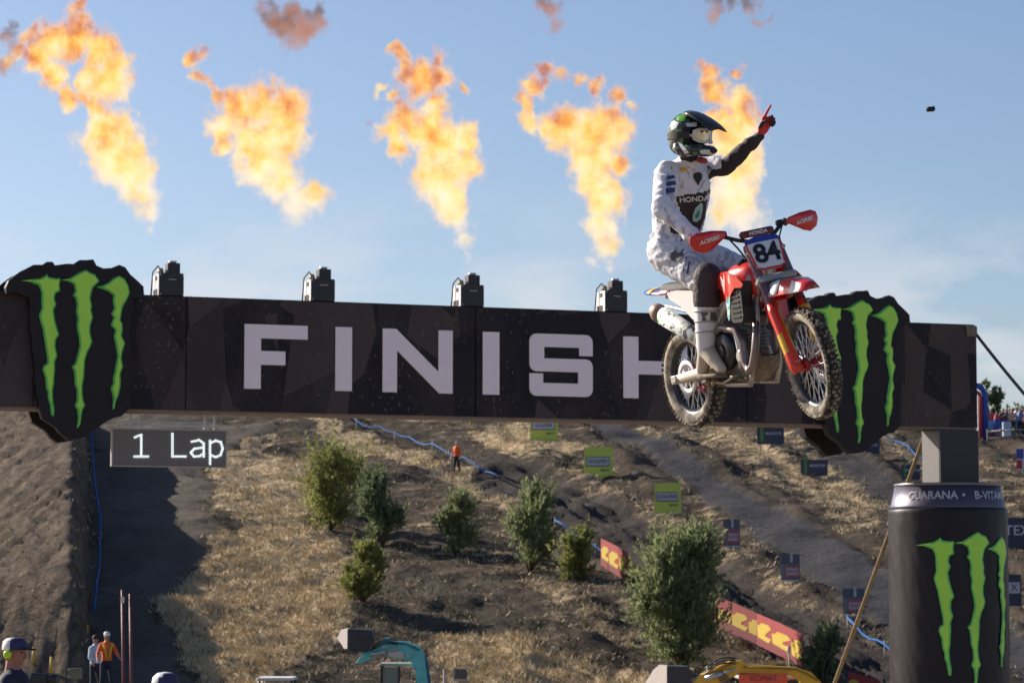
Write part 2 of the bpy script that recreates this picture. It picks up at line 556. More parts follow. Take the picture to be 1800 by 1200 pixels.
    c = mix(ramp(sy_.outputs['Y'], 62, 56), c, mix(nz(.4), (.30, .25, .19), (.40, .34, .27)))  # unseen near ground made pale to bounce light onto shaded faces
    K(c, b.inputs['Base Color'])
    bu = N('ShaderNodeBump'); bu.inputs['Strength'].default_value = 0.9; bu.inputs['Distance'].default_value = 0.25
    K(nz(2.2, (1, 1, 1), 9, .7), bu.inputs['Height']); K(bu.outputs[0], b.inputs['Normal'])
    o = bpy.data.objects.new('hillside', me); COL.objects.link(o)
    me.materials.append(m)
    tag(o, kind='structure')
    return o
build_terrain()

def build_grass():
    rnd = random.Random(3)
    vs, fs, mi = [], [], []
    cnt = 0
    while cnt < 42000:
        px = rnd.uniform(-20, 1820); py = rnd.uniform(735, 1215)
        d = rayd(px, py)
        # intersect base plane z=-2.9+.177(y-85)
        den = d.z - 0.177 * d.y
        t = (-2.9 - 0.177 * 85 - CZ) / den if abs(den) > 1e-6 else 200
        if not (88 < t < 185): continue
        x, y = d.x * t, d.y * t
        st, tr, gr, bk, qx, qy = zones(x, y)
        dens = st * (1 - tr) * (1 - gr) * (1 - bk * .92)
        if rnd.random() > dens: 
            if rnd.random() < .9: cnt += 0.12
            continue
        cnt += 1
        z = height(x, y)
        k = 1 if rnd.random() < 0.86 - .5 * (st < .35) else 0
        s = rnd.uniform(0.06, 0.17) * (1.25 if st > .5 else 0.9)
        for _ in range(4):
            a = rnd.uniform(0, 6.283); w = rnd.uniform(.014, .034); ln = s * rnd.uniform(.6, 1.3)
            ox, oy = rnd.gauss(0, .13), rnd.gauss(0, .13)
            dx, dy = math.cos(a) * w, math.sin(a) * w
            i = len(vs)
            bx, by = x + ox, y + oy
            vs += [(bx - dx, by - dy, z - .05), (bx + dx, by + dy, z - .05), (bx + rnd.gauss(0, .12), by + rnd.gauss(0, .12), z + ln)]
            fs.append((i, i + 1, i + 2)); mi.append(0 if k else 1)
    me = bpy.data.meshes.new('dry_grass'); me.from_pydata(vs, [], fs)
    me.materials.append(mat('straw grass', (0.58, 0.455, 0.28), .9, var=.35, scale=.7))
    me.materials.append(mat('brown grass', (0.13, 0.115, 0.06), .9, var=.4, scale=.7))
    me.polygons.foreach_set('material_index', mi)
    o = bpy.data.objects.new('dry_grass', me); COL.objects.link(o)
    tag(o, 'short dry straw coloured grass growing in patches over the hillside', 'grass', kind='stuff')
build_grass()

# ------------------------------------------------------------ finish gantry
AL = rad(20)
_u = Vector((math.cos(AL), math.sin(AL), 0)); _n = Vector((-math.sin(AL), math.cos(AL), 0))
_o = P(900, 620, 49.0)
GO = Vector((_o.x, _o.y, 0))
GM = Matrix.Translation(GO) @ Matrix.Rotation(AL, 4, 'Z')
def BL(px, py, off=0.0):
    """pixel -> (s, z) on the vertical plane lying off metres behind the beam's front face"""
    d = rayd(px, py)
    o2 = GO + _n * off
    t = (o2 - CO).dot(_n) / d.dot(_n)
    q = CO + d * t - GO
    return q.dot(_u), q.z
ZT = BL(900, 543)[1]; ZB = BL(900, 733)[1]
S_END = BL(1718, 660)[0]; S_L = BL(-160, 620)[0]
black_vinyl = mat('black vinyl', (0.019, 0.015, 0.018), .55, var=.3, scale=3, spec=.22, dust=.1, dcol=(.08, .065, .055), dscale=9)
def banner_mat():
    m = mat('printed black banner', (0.028, 0.023, 0.027), .55, spec=.2)
    n = m.node_tree; N = n.nodes.new; K = n.links.new; b = n.nodes['Principled BSDF']
    t = N('ShaderNodeTexCoord')
    mp_ = N('ShaderNodeMapping'); mp_.inputs['Rotation'].default_value = (0, rad(38), 0); mp_.inputs['Scale'].default_value = (1.1, 1, .45); K(t.outputs['Object'], mp_.inputs[0])
    vo = N('ShaderNodeTexVoronoi'); vo.inputs['Scale'].default_value = 1.5; vo.inputs['Randomness'].default_value = .9; K(mp_.outputs[0], vo.inputs['Vector'])
    r1 = N('ShaderNodeMapRange'); r1.inputs['From Min'].default_value = .45; r1.inputs['From Max'].default_value = .75; 
    sc_ = N('ShaderNodeSeparateColor'); K(vo.outputs['Color'], sc_.inputs[0]); K(sc_.outputs[0], r1.inputs[0])
    m1 = N('ShaderNodeMix'); m1.data_type = 'RGBA'; m1.inputs[6].default_value = (0.016, 0.012, 0.017, 1); m1.inputs[7].default_value = (0.068, 0.048, 0.047, 1)
    K(r1.outputs[0], m1.inputs[0])
    # dried mud spatter
    sp_ = N('ShaderNodeTexNoise'); sp_.inputs['Scale'].default_value = 17; sp_.inputs['Detail'].default_value = 2; sp_.inputs['Roughness'].default_value = .4
    mp2 = N('ShaderNodeMapping'); mp2.inputs['Scale'].default_value = (1, 1, .6); K(t.outputs['Object'], mp2.inputs[0]); K(mp2.outputs[0], sp_.inputs['Vector'])
    big = N('ShaderNodeTexNoise'); big.inputs['Scale'].default_value = .7; K(t.outputs['Object'], big.inputs['Vector'])
    ad = N('ShaderNodeMath'); ad.operation = 'MULTIPLY_ADD'; ad.inputs[1].default_value = .30; K(big.outputs['Fac'], ad.inputs[0]); K(sp_.outputs['Fac'], ad.inputs[2])
    r2 = N('ShaderNodeMapRange'); r2.inputs['From Min'].default_value = .80; r2.inputs['From Max'].default_value = .90; K(ad.outputs[0], r2.inputs[0])
    m2 = N('ShaderNodeMix'); m2.data_type = 'RGBA'; m2.inputs[7].default_value = (0.13, 0.098, 0.085, 1); K(r2.outputs[0], m2.inputs[0]); K(m1.outputs[2], m2.inputs[6])
    dn = N('ShaderNodeTexNoise'); dn.inputs['Scale'].default_value = 1.1; dn.inputs['Detail'].default_value = 9; K(t.outputs['Object'], dn.inputs['Vector'])
    r3 = N('ShaderNodeMapRange'); r3.inputs['From Min'].default_value = .45; r3.inputs['From Max'].default_value = .8; r3.inputs['To Max'].default_value = .35; K(dn.outputs['Fac'], r3.inputs[0])
    m3 = N('ShaderNodeMix'); m3.data_type = 'RGBA'; m3.inputs[7].default_value = (0.10, 0.075, 0.062, 1); K(r3.outputs[0], m3.inputs[0]); K(m2.outputs[2], m3.inputs[6])
    K(m3.outputs[2], b.inputs['Base Color'])
    return m
banner = banner_mat()
green_lo = mat('claw green', (0.12, 0.56, 0.11), .45, var=.25, scale=2)
lime = mat('claw lime', (0.42, 0.84, 0.07), .45, var=.3, scale=1.5)
letter_m = mat('banner lettering white', (0.90, 0.76, 0.79), .5, var=.03, scale=3, dust=.14, dcol=(0.35, 0.28, 0.26), dscale=22)
steel = mat('galvanised steel', (0.42, 0.42, 0.43), .5, .6, var=.15, scale=9)
tan_edge = mat('timber edge', (0.20, 0.15, 0.12), .8, var=.3)
dark_panel = mat('charcoal panel', (0.022, 0.018, 0.022), .5, var=.2, dust=.12, dcol=(.12, .10, .09), dscale=14)
gantry = empty('finish_gantry', GM, label='long black gantry spanning the track with the word FINISH in pale letters', cat='gantry')
cuts = [S_L] + [BL(x, 640)[0] for x in (327, 836, 1313)] + [S_END]
pp = []
ncut = [S_L, BL(60, 640)[0]] + cuts[1:]
for a, b_ in zip(ncut, ncut[1:]):
    bm = bmesh.new(); box(bm, ((a + b_) / 2, 0.35, (ZT + ZB) / 2), (b_ - a - 0.012, 0.7, ZT - ZB), bev=.008)
    obj('banner_panel', bm, banner, gantry)
bm = bmesh.new(); box(bm, ((S_L + S_END) / 2, 0.35, ZB - 0.022), (S_END - S_L - .02, 0.66, 0.036))
obj('underside_rail', bm, tan_edge, gantry)
bm = bmesh.new(); box(bm, ((S_L + S_END) / 2, 0.35, ZT + 0.012), (S_END - S_L - .05, 0.6, 0.02))
obj('top_rail', bm, black_vinyl, gantry)
# column (right-hand leg)
c0 = BL(1652, 800)[0]
bm = bmesh.new(); box(bm, ((c0 + S_END) / 2 - .01, 0.35, (ZB - .04) / 2), (S_END - c0 - .02, 0.66, ZB - .05), bev=.01)
obj('column', bm, mat('grey painted steel', (0.11, 0.105, 0.11), .55, var=.12, dust=.1), gantry)
bm = bmesh.new(); box(bm, ((c0 + S_END) / 2 - .002, -.004, (ZB - .05) / 2), (S_END - c0 - .01, 0.02, ZB - .07))  # dark sheet added to paint the column's front as its shaded side
obj('column_front_shade', bm, dark_panel, gantry)
bm = bmesh.new(); box(bm, (S_L + .5, 0.35, (ZB - .04) / 2), (1, 0.66, ZB - .05), bev=.01)
obj('column', bm, MATS['grey painted steel'], gantry)
bm = bmesh.new(); box(bm, (S_END - .12, -.03, ZT - .11), (.22, .05, .2), bev=.02); box(bm, (S_END - .12, -.06, ZT - .11), (.08, .03, .08))
obj('corner_bracket', bm, mat('rusty bracket', (0.22, 0.17, 0.13), .7, .3, var=.5, scale=14), gantry)
# letters
zt = BL(480, 571)[1]; zb = BL(480, 684)[1]; hh = zt - zb
def lx(px): return BL(px, 635)[0]
def letter(polys):
    bm = bmesh.new()
    for poly in polys: prism(bm, poly, -0.026, -0.004)
    obj('letter', bm, letter_m, gantry)
def rect(x0, z0, x1, z1): return [(x0, z0), (x1, z0), (x1, z1), (x0, z1)]
st_ = lx(459) - lx(430)
x0, x1 = lx(429), lx(540)
th_ = hh * .215
letter([[(x0, zb), (x0 + st_, zb), (x0 + st_, zb + hh * .375), (lx(501), zb + hh * .375), (lx(501), zb + hh * .59), (x0 + st_, zb + hh * .59), (x0 + st_, zt - th_), (x1, zt - th_), (x1, zt), (x0, zt)]])
letter([rect(lx(589), zb, lx(618), zt)])
a, b_ = lx(672), lx(795)
letter([[(a, zb), (a + st_ * .9, zb), (a + st_ * .9, zb + hh * .66), (b_ - st_ * .85, zb), (b_, zb), (b_, zt), (b_ - st_ * .9, zt), (b_ - st_ * .9, zb + hh * .34), (a + st_ * .85, zt), (a, zt)]])
letter([rect(lx(848), zb, lx(877), zt)])
a, b_ = lx(930), lx(1041)
r_ = .13
def arc(cx, cz, r, a0, a1, k=5): return [(cx + r * math.cos(rad(a0 + (a1 - a0) * i / k)), cz + r * math.sin(rad(a0 + (a1 - a0) * i / k))) for i in range(k + 1)]
q = th_ * .98; mid = (zb + zt) / 2
S_out = ([(a, zb + hh * .36), (a, zb + r_)] + arc(a + r_, zb + r_, r_, 180, 270) + arc(b_ - r_, zb + r_, r_, 270, 360) + arc(b_ - r_, mid + q / 2 - r_, r_, 0, 90)
         + [(a + .27, mid + q / 2), (a + .27, zt - q), (b_ - .25, zt - q), (b_ - .25, zb + hh * .66), (b_, zb + hh * .66)] + arc(b_ - r_, zt - r_, r_, 0, 90)
         + arc(a + r_, zt - r_, r_, 90, 180) + arc(a + r_, mid - q / 2 + r_, r_, 180, 270) + [(b_ - .27, mid - q / 2), (b_ - .27, zb + q), (a + .25, zb + q), (a + .25, zb + hh * .36)])
letter([S_out])
a, b_ = lx(1095), lx(1207)
letter([[(a, zb), (a + st_, zb), (a + st_, zb + hh * .39), (b_ - st_, zb + hh * .39), (b_ - st_, zb), (b_, zb), (b_, zt), (b_ - st_, zt), (b_ - st_, zb + hh * .61), (a + st_, zb + hh * .61), (a + st_, zt), (a, zt)]])

# claw emblem: outlines taken in a local frame of the emblem (px of the left board)
def zz(pts): return [(x / 2.858, 440 + y / 2.858) for x, y in pts]
CLAW1 = zz([(103, 152), (150, 147), (200, 140), (222, 130), (235, 118), (245, 133), (275, 139), (305, 140), (300, 175), (302, 205), (280, 215), (274, 240), (284, 270), (270, 300), (276, 345), (284, 380), (298, 422), (281, 450), (279, 485), (289, 527), (276, 560), (273, 640), (266, 700), (268, 760), (271, 832), (258, 828), (250, 770), (240, 710), (231, 690), (228, 640), (213, 597), (222, 575), (238, 565), (231, 500), (218, 420), (206, 365), (196, 325), (210, 290), (208, 210), (195, 176), (150, 158)])
CLAW2 = zz([(300, 150), (345, 142), (370, 128), (400, 110), (432, 97), (455, 112), (478, 120), (500, 155), (468, 187), (462, 207), (455, 240), (463, 280), (459, 300), (468, 335), (455, 378), (453, 410), (464, 458), (440, 510), (428, 550), (425, 600), (415, 680), (418, 745), (429, 780), (415, 800), (410, 830), (405, 870), (390, 893), (385, 888), (392, 850), (388, 800), (375, 780), (386, 750), (385, 700), (375, 640), (370, 600), (360, 584), (378, 565), (390, 520), (400, 480), (397, 440), (385, 380), (389, 340), (380, 240), (366, 225), (378, 205), (371, 170), (342, 154)])
CLAW3 = zz([(482, 184), (515, 176), (540, 165), (570, 140), (597, 127), (625, 140), (645, 175), (653, 215), (636, 250), (616, 285), (610, 320), (605, 350), (616, 368), (612, 430), (629, 465), (615, 510), (610, 540), (619, 583), (605, 620), (605, 690), (595, 730), (582, 760), (572, 799), (566, 795), (568, 740), (556, 690), (569, 665), (568, 640), (580, 580), (590, 530), (582, 480), (572, 430), (579, 400), (557, 375), (571, 335), (558, 320), (573, 290), (570, 225), (545, 206), (510, 192)])
BOARD = zz([(35, 215), (30, 185), (45, 150), (80, 122), (130, 92), (170, 72), (215, 72), (235, 57), (265, 57), (277, 75), (310, 70), (370, 68), (400, 48), (470, 45), (486, 76), (520, 90), (560, 88), (600, 72), (630, 84), (655, 120), (695, 155), (722, 182), (725, 226), (668, 240), (655, 400), (664, 560), (652, 700), (658, 785), (612, 832), (540, 856), (470, 905), (420, 940), (345, 950), (305, 920), (282, 887), (215, 845), (196, 790), (172, 640), (176, 570), (160, 470), (150, 340), (146, 235), (90, 212)])
e0 = BL(130, 620)
ES = {}
def emb(pts):
    out = []
    for x, y in pts:
        s, z = BL(x, y, -.2); out.append((s - e0[0], z))
    return out
def refine(pts):
    """extra small notches so the torn edge looks torn"""
    out = []; n = len(pts); rn = random.Random(5)
    for i in range(n):
        a_, c_ = pts[i], pts[(i + 1) % n]
        out.append(a_)
        l = math.hypot(c_[0] - a_[0], c_[1] - a_[1])
        k = int(l / .09)
        for j in range(1, k):
            t = j / k; o_ = rn.gauss(0, .007)
            nx_, nz_ = (c_[1] - a_[1]) / l, -(c_[0] - a_[0]) / l
            out.append((a_[0] + (c_[0] - a_[0]) * t + nx_ * o_, a_[1] + (c_[1] - a_[1]) * t + nz_ * o_))
    return out
claws = [refine(emb(c)) for c in (CLAW1, CLAW2, CLAW3)]
board = refine(emb(BOARD))
def claw_mesh(bm, pts, y0, depth, wrap=None, shrink=.03):
    """raised claw: green bevelled rim (index 0) around a lime face (index 1)"""
    vs = [bm.verts.new((p[0], y0, p[1])) for p in pts]
    f = bm.faces.new(vs)
    f.normal_update()
    if f.normal.y > 0: f.normal_flip()
    r = bmesh.ops.triangulate(bm, faces=[f])
    fs = r['faces']
    for q_ in fs: q_.material_index = 1
    ir = bmesh.ops.inset_region(bm, faces=fs, thickness=shrink, use_even_offset=False, use_boundary=True)
    for q_ in ir['faces']: q_.material_index = 0
    inner = {v for q_ in fs if q_.is_valid for v in q_.verts}
    for v in inner:
        if not any(l.material_index == 0 and l in ir['faces'] and False for l in v.link_faces): v.co.y = y0 - depth
    return
def emblem(s0, dz, name, label_name, y=-.2, sx=1, back=False):
    e = empty(name); e.parent = gantry; e.location = (s0, 0, dz); e.scale = (1, 1, 1)
    bm = bmesh.new(); prism(bm, board, y + .01, y + .19)
    obj('backing', bm, black_vinyl, e)
    if not back:
        for c in claws:
            bm = bmesh.new(); claw_mesh(bm, c, y + .006, .035)
            obj('claw', bm, [green_lo, lime], e)
    return e
emblem(e0[0], 0, 'logo_board', None)
s2 = BL(1503, 640)[0] - (BL(139, 640)[0] - e0[0])
emblem(s2, 0, 'logo_board', None)
emblem(e0[0], 0, 'rear_logo_board', None, y=.72, back=True)
emblem(s2, 0, 'rear_logo_board', None, y=.72, back=True)

# flame machines on top of the beam
silver = mat('sunlit aluminium side', (0.62, 0.62, 0.62), .4, .5, var=.15, scale=8)
brass = mat('brass valve', (0.50, 0.33, 0.15), .45, .6, var=.3)
FL_S = []
mach0 = None
ords = ['first flame machine on the gantry, right beside the left claw board', 'second flame machine from the left on the gantry, above the letter F and I gap', 'middle flame machine on the gantry, between the letters N and I', 'fourth flame machine on the gantry, between the letters S and H', 'flame machine on the gantry half hidden behind the front of the jumping motorbike']
for i, px in enumerate((303, 570, 833, 1086, 1337)):
    s = BL(px, 520)[0]; FL_S.append(s)
    if mach0 is None:
        e = empty('flame_machine', GM @ Matrix.Translation((s, .28, ZT + .022)))
        bm = bmesh.new(); box(bm, (0, 0, .19), (.41, .46, .38), bev=.012)
        obj('housing', bm, dark_panel, e)
        bm = bmesh.new(); box(bm, (-.213, 0, .19), (.012, .42, .36)); box(bm, (-.222, -.05, .30), (.01, .1, .07), mi=1); box(bm, (-.222, .02, .07), (.01, .26, .1), mi=1)  # silver side plate, its pale colour also standing in for sunlight
        obj('lit_side_panel', bm, [silver, black_vinyl], e)
        bm = bmesh.new(); box(bm, (.06, -.02, .47), (.21, .22, .18), bev=.01)
        obj('nozzle_head', bm, dark_panel, e)
        bm = bmesh.new(); tube(bm, [(-.13, .03, .38), (-.13, .03, .46)], .05, 10); tube(bm, [(-.13, .03, .46), (-.13, .03, .48)], .035, 10)
        obj('gas_valve', bm, brass, e)
        bm = bmesh.new(); tube(bm, [(-.055, -.05, .38), (-.055, -.05, .45)], .022, 8)
        obj('gas_pipe', bm, steel, e)
        bm = bmesh.new()
        for z_ in (.03, .35):
            for x_ in (-.19, .19): tube(bm, [(x_, -.235, z_), (x_, -.225, z_)], .012, 8)
        tube(bm, [(-.07, -.245, .27), (-.05, -.26, .27), (.05, -.26, .27), (.07, -.245, .27)], .010, 6)
        obj('handle_and_bolts', bm, steel, e, kind='stuff')
        bm = bmesh.new(); lathe(bm, [(.055, .555), (.075, .60), (.065, .60), (.045, .56)], 14, m=Matrix.Translation((.06, -.02, 0))); obj('nozzle', bm, steel, e)
        bm = bmesh.new(); tube(bm, [(-.13, .03, .46), (-.17, .06, .52), (-.25, .10, .42), (-.26, .12, .15), (-.27, .13, .0)], .013, 6); obj('gas_hose', bm, black_vinyl, e)
        mach0 = e
    else:
        e = copy_tree(mach0); e.matrix_world = GM @ Matrix.Translation((s, .28, ZT + .022))
    tag(e, ords[i], 'flame machine', 'flame machines along the top of the gantry')

# lap counter
sb0, zt_ = BL(199, 754, .3); sb1, zb_ = BL(396, 820, .3)
def led_grid(m, sock, dark):
    n = m.node_tree; N = n.nodes.new; K = n.links.new; b = n.nodes['Principled BSDF']
    t = N('ShaderNodeTexCoord'); s_ = N('ShaderNodeSeparateXYZ'); K(t.outputs['Object'], s_.inputs[0]); f = None
    for ax in ('X', 'Z'):
        q = N('ShaderNodeMath'); q.operation = 'PINGPONG'; q.inputs[1].default_value = .021; K(s_.outputs[ax], q.inputs[0])
        r = N('ShaderNodeMapRange'); r.inputs['From Min'].default_value = .002; r.inputs['From Max'].default_value = .009; K(q.outputs[0], r.inputs[0])
        if f is None: f = r.outputs[0]
        else:
            x = N('ShaderNodeMath'); x.operation = 'MULTIPLY'; K(f, x.inputs[0]); K(r.outputs[0], x.inputs[1]); f = x.outputs[0]
    base = tuple(b.inputs[sock].default_value) if not b.inputs[sock].links else None
    x = N('ShaderNodeMix'); x.data_type = 'RGBA'; K(f, x.inputs[0]); x.inputs[6].default_value = (*dark, 1)
    if base: x.inputs[7].default_value = base
    else: K(b.inputs[sock].links[0].from_socket, x.inputs[7])
    K(x.outputs[2], b.inputs[sock])
lap = empty('lap_counter', GM, label='dark screen under the gantry with 1 Lap in white lit characters', cat='screen')
bm = bmesh.new(); box(bm, ((sb0 + sb1) / 2, .34, (zt_ + zb_) / 2), (sb1 - sb0, .07, zt_ - zb_))
m_led = mat('led screen', (0.20, 0.175, 0.16), .6, var=.1)
obj('screen', bm, m_led, lap)
bm = bmesh.new()
for (z_, h_) in ((zt_ + .01, .02), (zb_ - .01, .02)): box(bm, ((sb0 + sb1) / 2, .34, z_), (sb1 - sb0 + .04, .09, h_))
for s_ in (sb0 - .012, sb1 + .012): box(bm, (s_, .34, (zt_ + zb_) / 2), (.024, .09, zt_ - zb_ + .04))
obj('screen_frame', bm, mat('screen edge', (0.34, 0.30, 0.27), .6), lap)
bm = bmesh.new()
def seg2(bm, a_, c_, w, y, th=.012, mi=0):
    a_ = Vector((a_[0], 0, a_[1])); c_ = Vector((c_[0], 0, c_[1])); d = c_ - a_; l = d.length
    m_ = Matrix.Translation((a_ + c_) / 2 + Vector((0, y, 0))) @ Matrix.Rotation(-math.atan2(d.z, d.x), 4, 'Y')
    box(bm, (0, 0, 0), (l + w * .9, th, w), m_, mi)
GL = [[(237, 768), (248, 764), (248, 801)], [(236, 802), (260, 802)], [(303, 762), (303, 802), (326, 802)],
      [(337, 776), (350, 773), (358, 779), (358, 802)], [(358, 786), (342, 788), (335, 795), (341, 802), (351, 801), (358, 796)],
      [(369, 774), (369, 815)], [(369, 779), (379, 774), (388, 777), (391, 788), (388, 799), (379, 803), (369, 799)]]
chars = [GL[0:2], GL[2:3], GL[3:5], GL[5:7]]
led = mat('white led', (.8, .85, .85), .5, emit=((.72, .80, .80), .62))
led_grid(led, 'Emission Color', (.25, .28, .28)); led_grid(m_led, 'Base Color', (.10, .085, .08))
for ch in chars:
    bm = bmesh.new(); k = 0
    for pl in ch:
        for p0, p1 in zip(pl, pl[1:]):
            seg2(bm, BL(*p0, .3), BL(*p1, .3), .036, .30 - .004 * (1 + k % 4)); k += 1
    obj('character', bm, led, lap)
bm = bmesh.new()
for px in (230, 246, 361, 378): s_ = BL(px, 740, .3)[0]; box(bm, (s_, .34, (ZB - .04 + zt_) / 2), (.03, .03, ZB - .04 - zt_ - .02))
for py in (742, 748): z_ = BL(300, py, .3)[1]; box(bm, ((sb0 + sb1) / 2 - .05, .34, z_), (sb1 - sb0 - .3, .035, .025))
obj('hanging_frame', bm, steel, lap)

# guy wire and ratchet strap
bm = bmesh.new()
p0 = GM @ Vector((S_END + .02, .05, ZT - .16)); p1 = P(1900, 802, 47)
tube(bm, [p0.lerp(p1, t) + Vector((0, 0, -.25 * t * (1 - t))) for t in [i / 10 for i in range(11)]], .03, 6)
obj('guy_wire', bm, mat('dark rope', (0.03, 0.026, 0.03), .7), label='black guy rope running down to the right from the gantry end', cat='rope')
bm = bmesh.new()
p0 = GM @ Vector((BL(1624, 750, .8)[0], .72, ZB - .06)); p1 = P(1462, 1215, 54.5)
tube(bm, [p0.lerp(p1, t) for t in [i / 8 for i in range(9)]], .042, 6, flat=((0, 1, 0), .3))
obj('ratchet_strap', bm, mat('tan webbing', (0.30, 0.215, 0.11), .8, var=.3, scale=10), label='tan webbing strap slanting from the beam down behind the giant can', cat='strap')

# giant drink can around the foot of the column
cc = GM @ Vector(((c0 + S_END) / 2, .35, 0))
Dc = (cc - CO).dot(CF)
RC = 104 / 5000 * (Dc - .0)
def zc(py, off=-1.0):
    d = rayd(1667, py); t = ((cc - CO).length + off * RC) / Vector((d.x, d.y, 0)).length
    return CZ + d.z * t
ccx = P(1666, 900, Dc); CC = Vector((ccx.x, ccx.y, 0))
can = empty('giant_can', Matrix.Translation(CC), label='giant black drink can with green claw marks around the column foot', cat='can sculpture')
z_sh, z_top = zc(893), zc(850)
can_m = mat("black can skin", (0.016, 0.013, 0.017), .42, var=.3, scale=2, bump=.25, bscale=2.2, stretch=(1, 1, .35), dust=.08, dcol=(.07, .06, .055), dscale=5, spec=.25)
rt = 93 / 104 * RC
bm = bmesh.new(); lathe(bm, [(RC, z_sh * i / 40) for i in range(40)] + [(RC, z_sh - .03), (RC * .985, z_sh)], 120)
for v in bm.verts:
    a_ = math.atan2(v.co.y, v.co.x)
    if 0 < v.co.z < z_sh - .05:
        w_ = 1 - abs(noise.noise(Vector((a_ * 5.5 + v.co.z * 1.5, v.co.z * .9, 3)))) * 2
        k2 = 1 + (.013 * max(0, w_) ** 3 - .006 + .006 * noise.noise(Vector((a_ * 2, v.co.z * 1.2, 8)))) / RC
        v.co.x *= k2; v.co.y *= k2
obj('can_wall', bm, can_m, can)
bm = bmesh.new(); lathe(bm, [(RC * .975, z_sh), (RC * .96, z_sh + .05), (rt * .99, z_top - .03)], 48)
obj('can_shoulder', bm, mat('dark blue can shoulder', (0.10, 0.09, 0.13), .42, .6, var=.15), can)
bm = bmesh.new(); lathe(bm, [(rt * .98, z_top - .03), (rt * 1.005, z_top - .02), (rt * 1.005, z_top + .02), (rt * .95, z_top + .02), (rt * .93, z_top - .03)], 48)
obj('can_rim', bm, mat('can rim', (0.20, 0.19, 0.20), .35, .5), can)
phi0 = math.atan2(-CC.y, -CC.x)            # azimuth that faces the camera
def can_pt(arc_, z, r): 
    a_ = phi0 + arc_ / RC
    return Vector((r * math.cos(a_), r * math.sin(a_), z))
k_ = 1.06
zc0 = zc(958); zemb = claws[0][0][1]
s_ref = claws[0][0][0]
for c in claws:
    bm = bmesh.new(); claw_mesh(bm, [(p[0], p[1]) for p in c], 0, .03)
    es = [e for e in bm.edges if e.calc_length() > .16]
    bmesh.ops.subdivide_edges(bm, edges=es, cuts=3)
    bmesh.ops.triangulate(bm, faces=bm.faces[:])
    for v in bm.verts:
        ar = RC * math.asin(-54 / 104) + (v.co.x - s_ref) * k_
        z_ = zc0 + (v.co.z - zemb) * k_
        r2_ = RC + .022 - v.co.y * .4
        v.co = can_pt(ar, z_, r2_)
    obj('claw', bm, [green_lo, lime], can)
zt0 = zc(871, -.95)
for word, wx in (('GUARANA', -.56), ('\u2022', .03), ('B-VITAMINS', .76)):
  me = text_mesh(word, .20, bold=.004)
  for v in me.vertices:
    ar = v.co.x + wx + .26; t = (zt0 + v.co.y - z_sh) / (z_top - z_sh)
    r2_ = RC * .962 + (rt * .99 - RC * .962) * t + .012
    a_ = phi0 + ar / (RC * .93)
    v.co = (r2_ * math.cos(a_), r2_ * math.sin(a_), zt0 + v.co.y)
  obj('lettering', me, mat('pale lettering', (0.42, 0.40, 0.46), .5), can)
# ------------------------------------------------------------ flames (emitting, absorbing volumes shaped by blobs and noise)
FLAMES = [
 ([(266, 402, 10), (262, 372, 19), (250, 340, 26), (232, 308, 34), (212, 275, 42), (192, 245, 44), (180, 214, 30), (164, 186, 17), (152, 172, 14),
   (190, 150, 34), (200, 118, 30), (178, 92, 32), (132, 70, 32), (92, 76, 30), (72, 105, 28), (98, 130, 26), (122, 165, 18), (160, 140, 18), (134, 32, 17), (132, 5, 14), (60, 60, 12), (30, 95, 13), (40, 75, 12), (12, 112, 12), (85, 150, 10), (120, 185, 12)], 0.1),
 ([(520, 390, 15), (518, 358, 30), (550, 350, 24), (490, 320, 34), (462, 288, 38), (452, 255, 40), (492, 235, 42), (502, 195, 36), (462, 180, 34), (420, 188, 32), (392, 220, 26), (392, 252, 16), (345, 100, 13), (350, 132, 13), (380, 165, 13), (338, 92, 11), (362, 148, 12), (402, 160, 11)], 0.35),
 ([(822, 452, 7), (815, 425, 15), (805, 390, 24), (790, 352, 34), (772, 315, 42), (800, 290, 38), (780, 250, 42), (805, 245, 34), (748, 232, 34), (765, 200, 22), (712, 212, 28), (685, 235, 22), (702, 262, 20), (745, 142, 34), (718, 135, 22), (775, 130, 24), (710, 102, 15), (690, 172, 12), (668, 160, 9), (700, 190, 10), (815, 155, 9), (700, 92, 12), (765, 100, 12), (770, 180, 12)], 0.5),
 ([(1068, 468, 10), (1065, 435, 20), (1060, 395, 28), (1065, 355, 34), (1048, 320, 32), (1045, 280, 38), (1030, 240, 42), (985, 225, 34), (1070, 230, 36), (1088, 285, 24), (1060, 205, 28), (935, 215, 20), (925, 180, 17), (942, 140, 20), (985, 128, 13), (1050, 155, 14), (1088, 168, 17), (1020, 136, 11), (960, 112, 13), (1106, 190, 10), (918, 205, 12), (1040, 460, 8)], 0.7),
 ([(1312, 388, 32), (1288, 352, 40), (1282, 310, 38), (1302, 290, 36), (1290, 250, 44), (1300, 212, 38), (1265, 218, 28), (1292, 182, 30), (1255, 160, 22), (1245, 125, 16), (1298, 125, 10), (1262, 380, 30), (1318, 340, 24), (1240, 145, 13), (1270, 150, 13), (1235, 115, 11)], 0.9)]
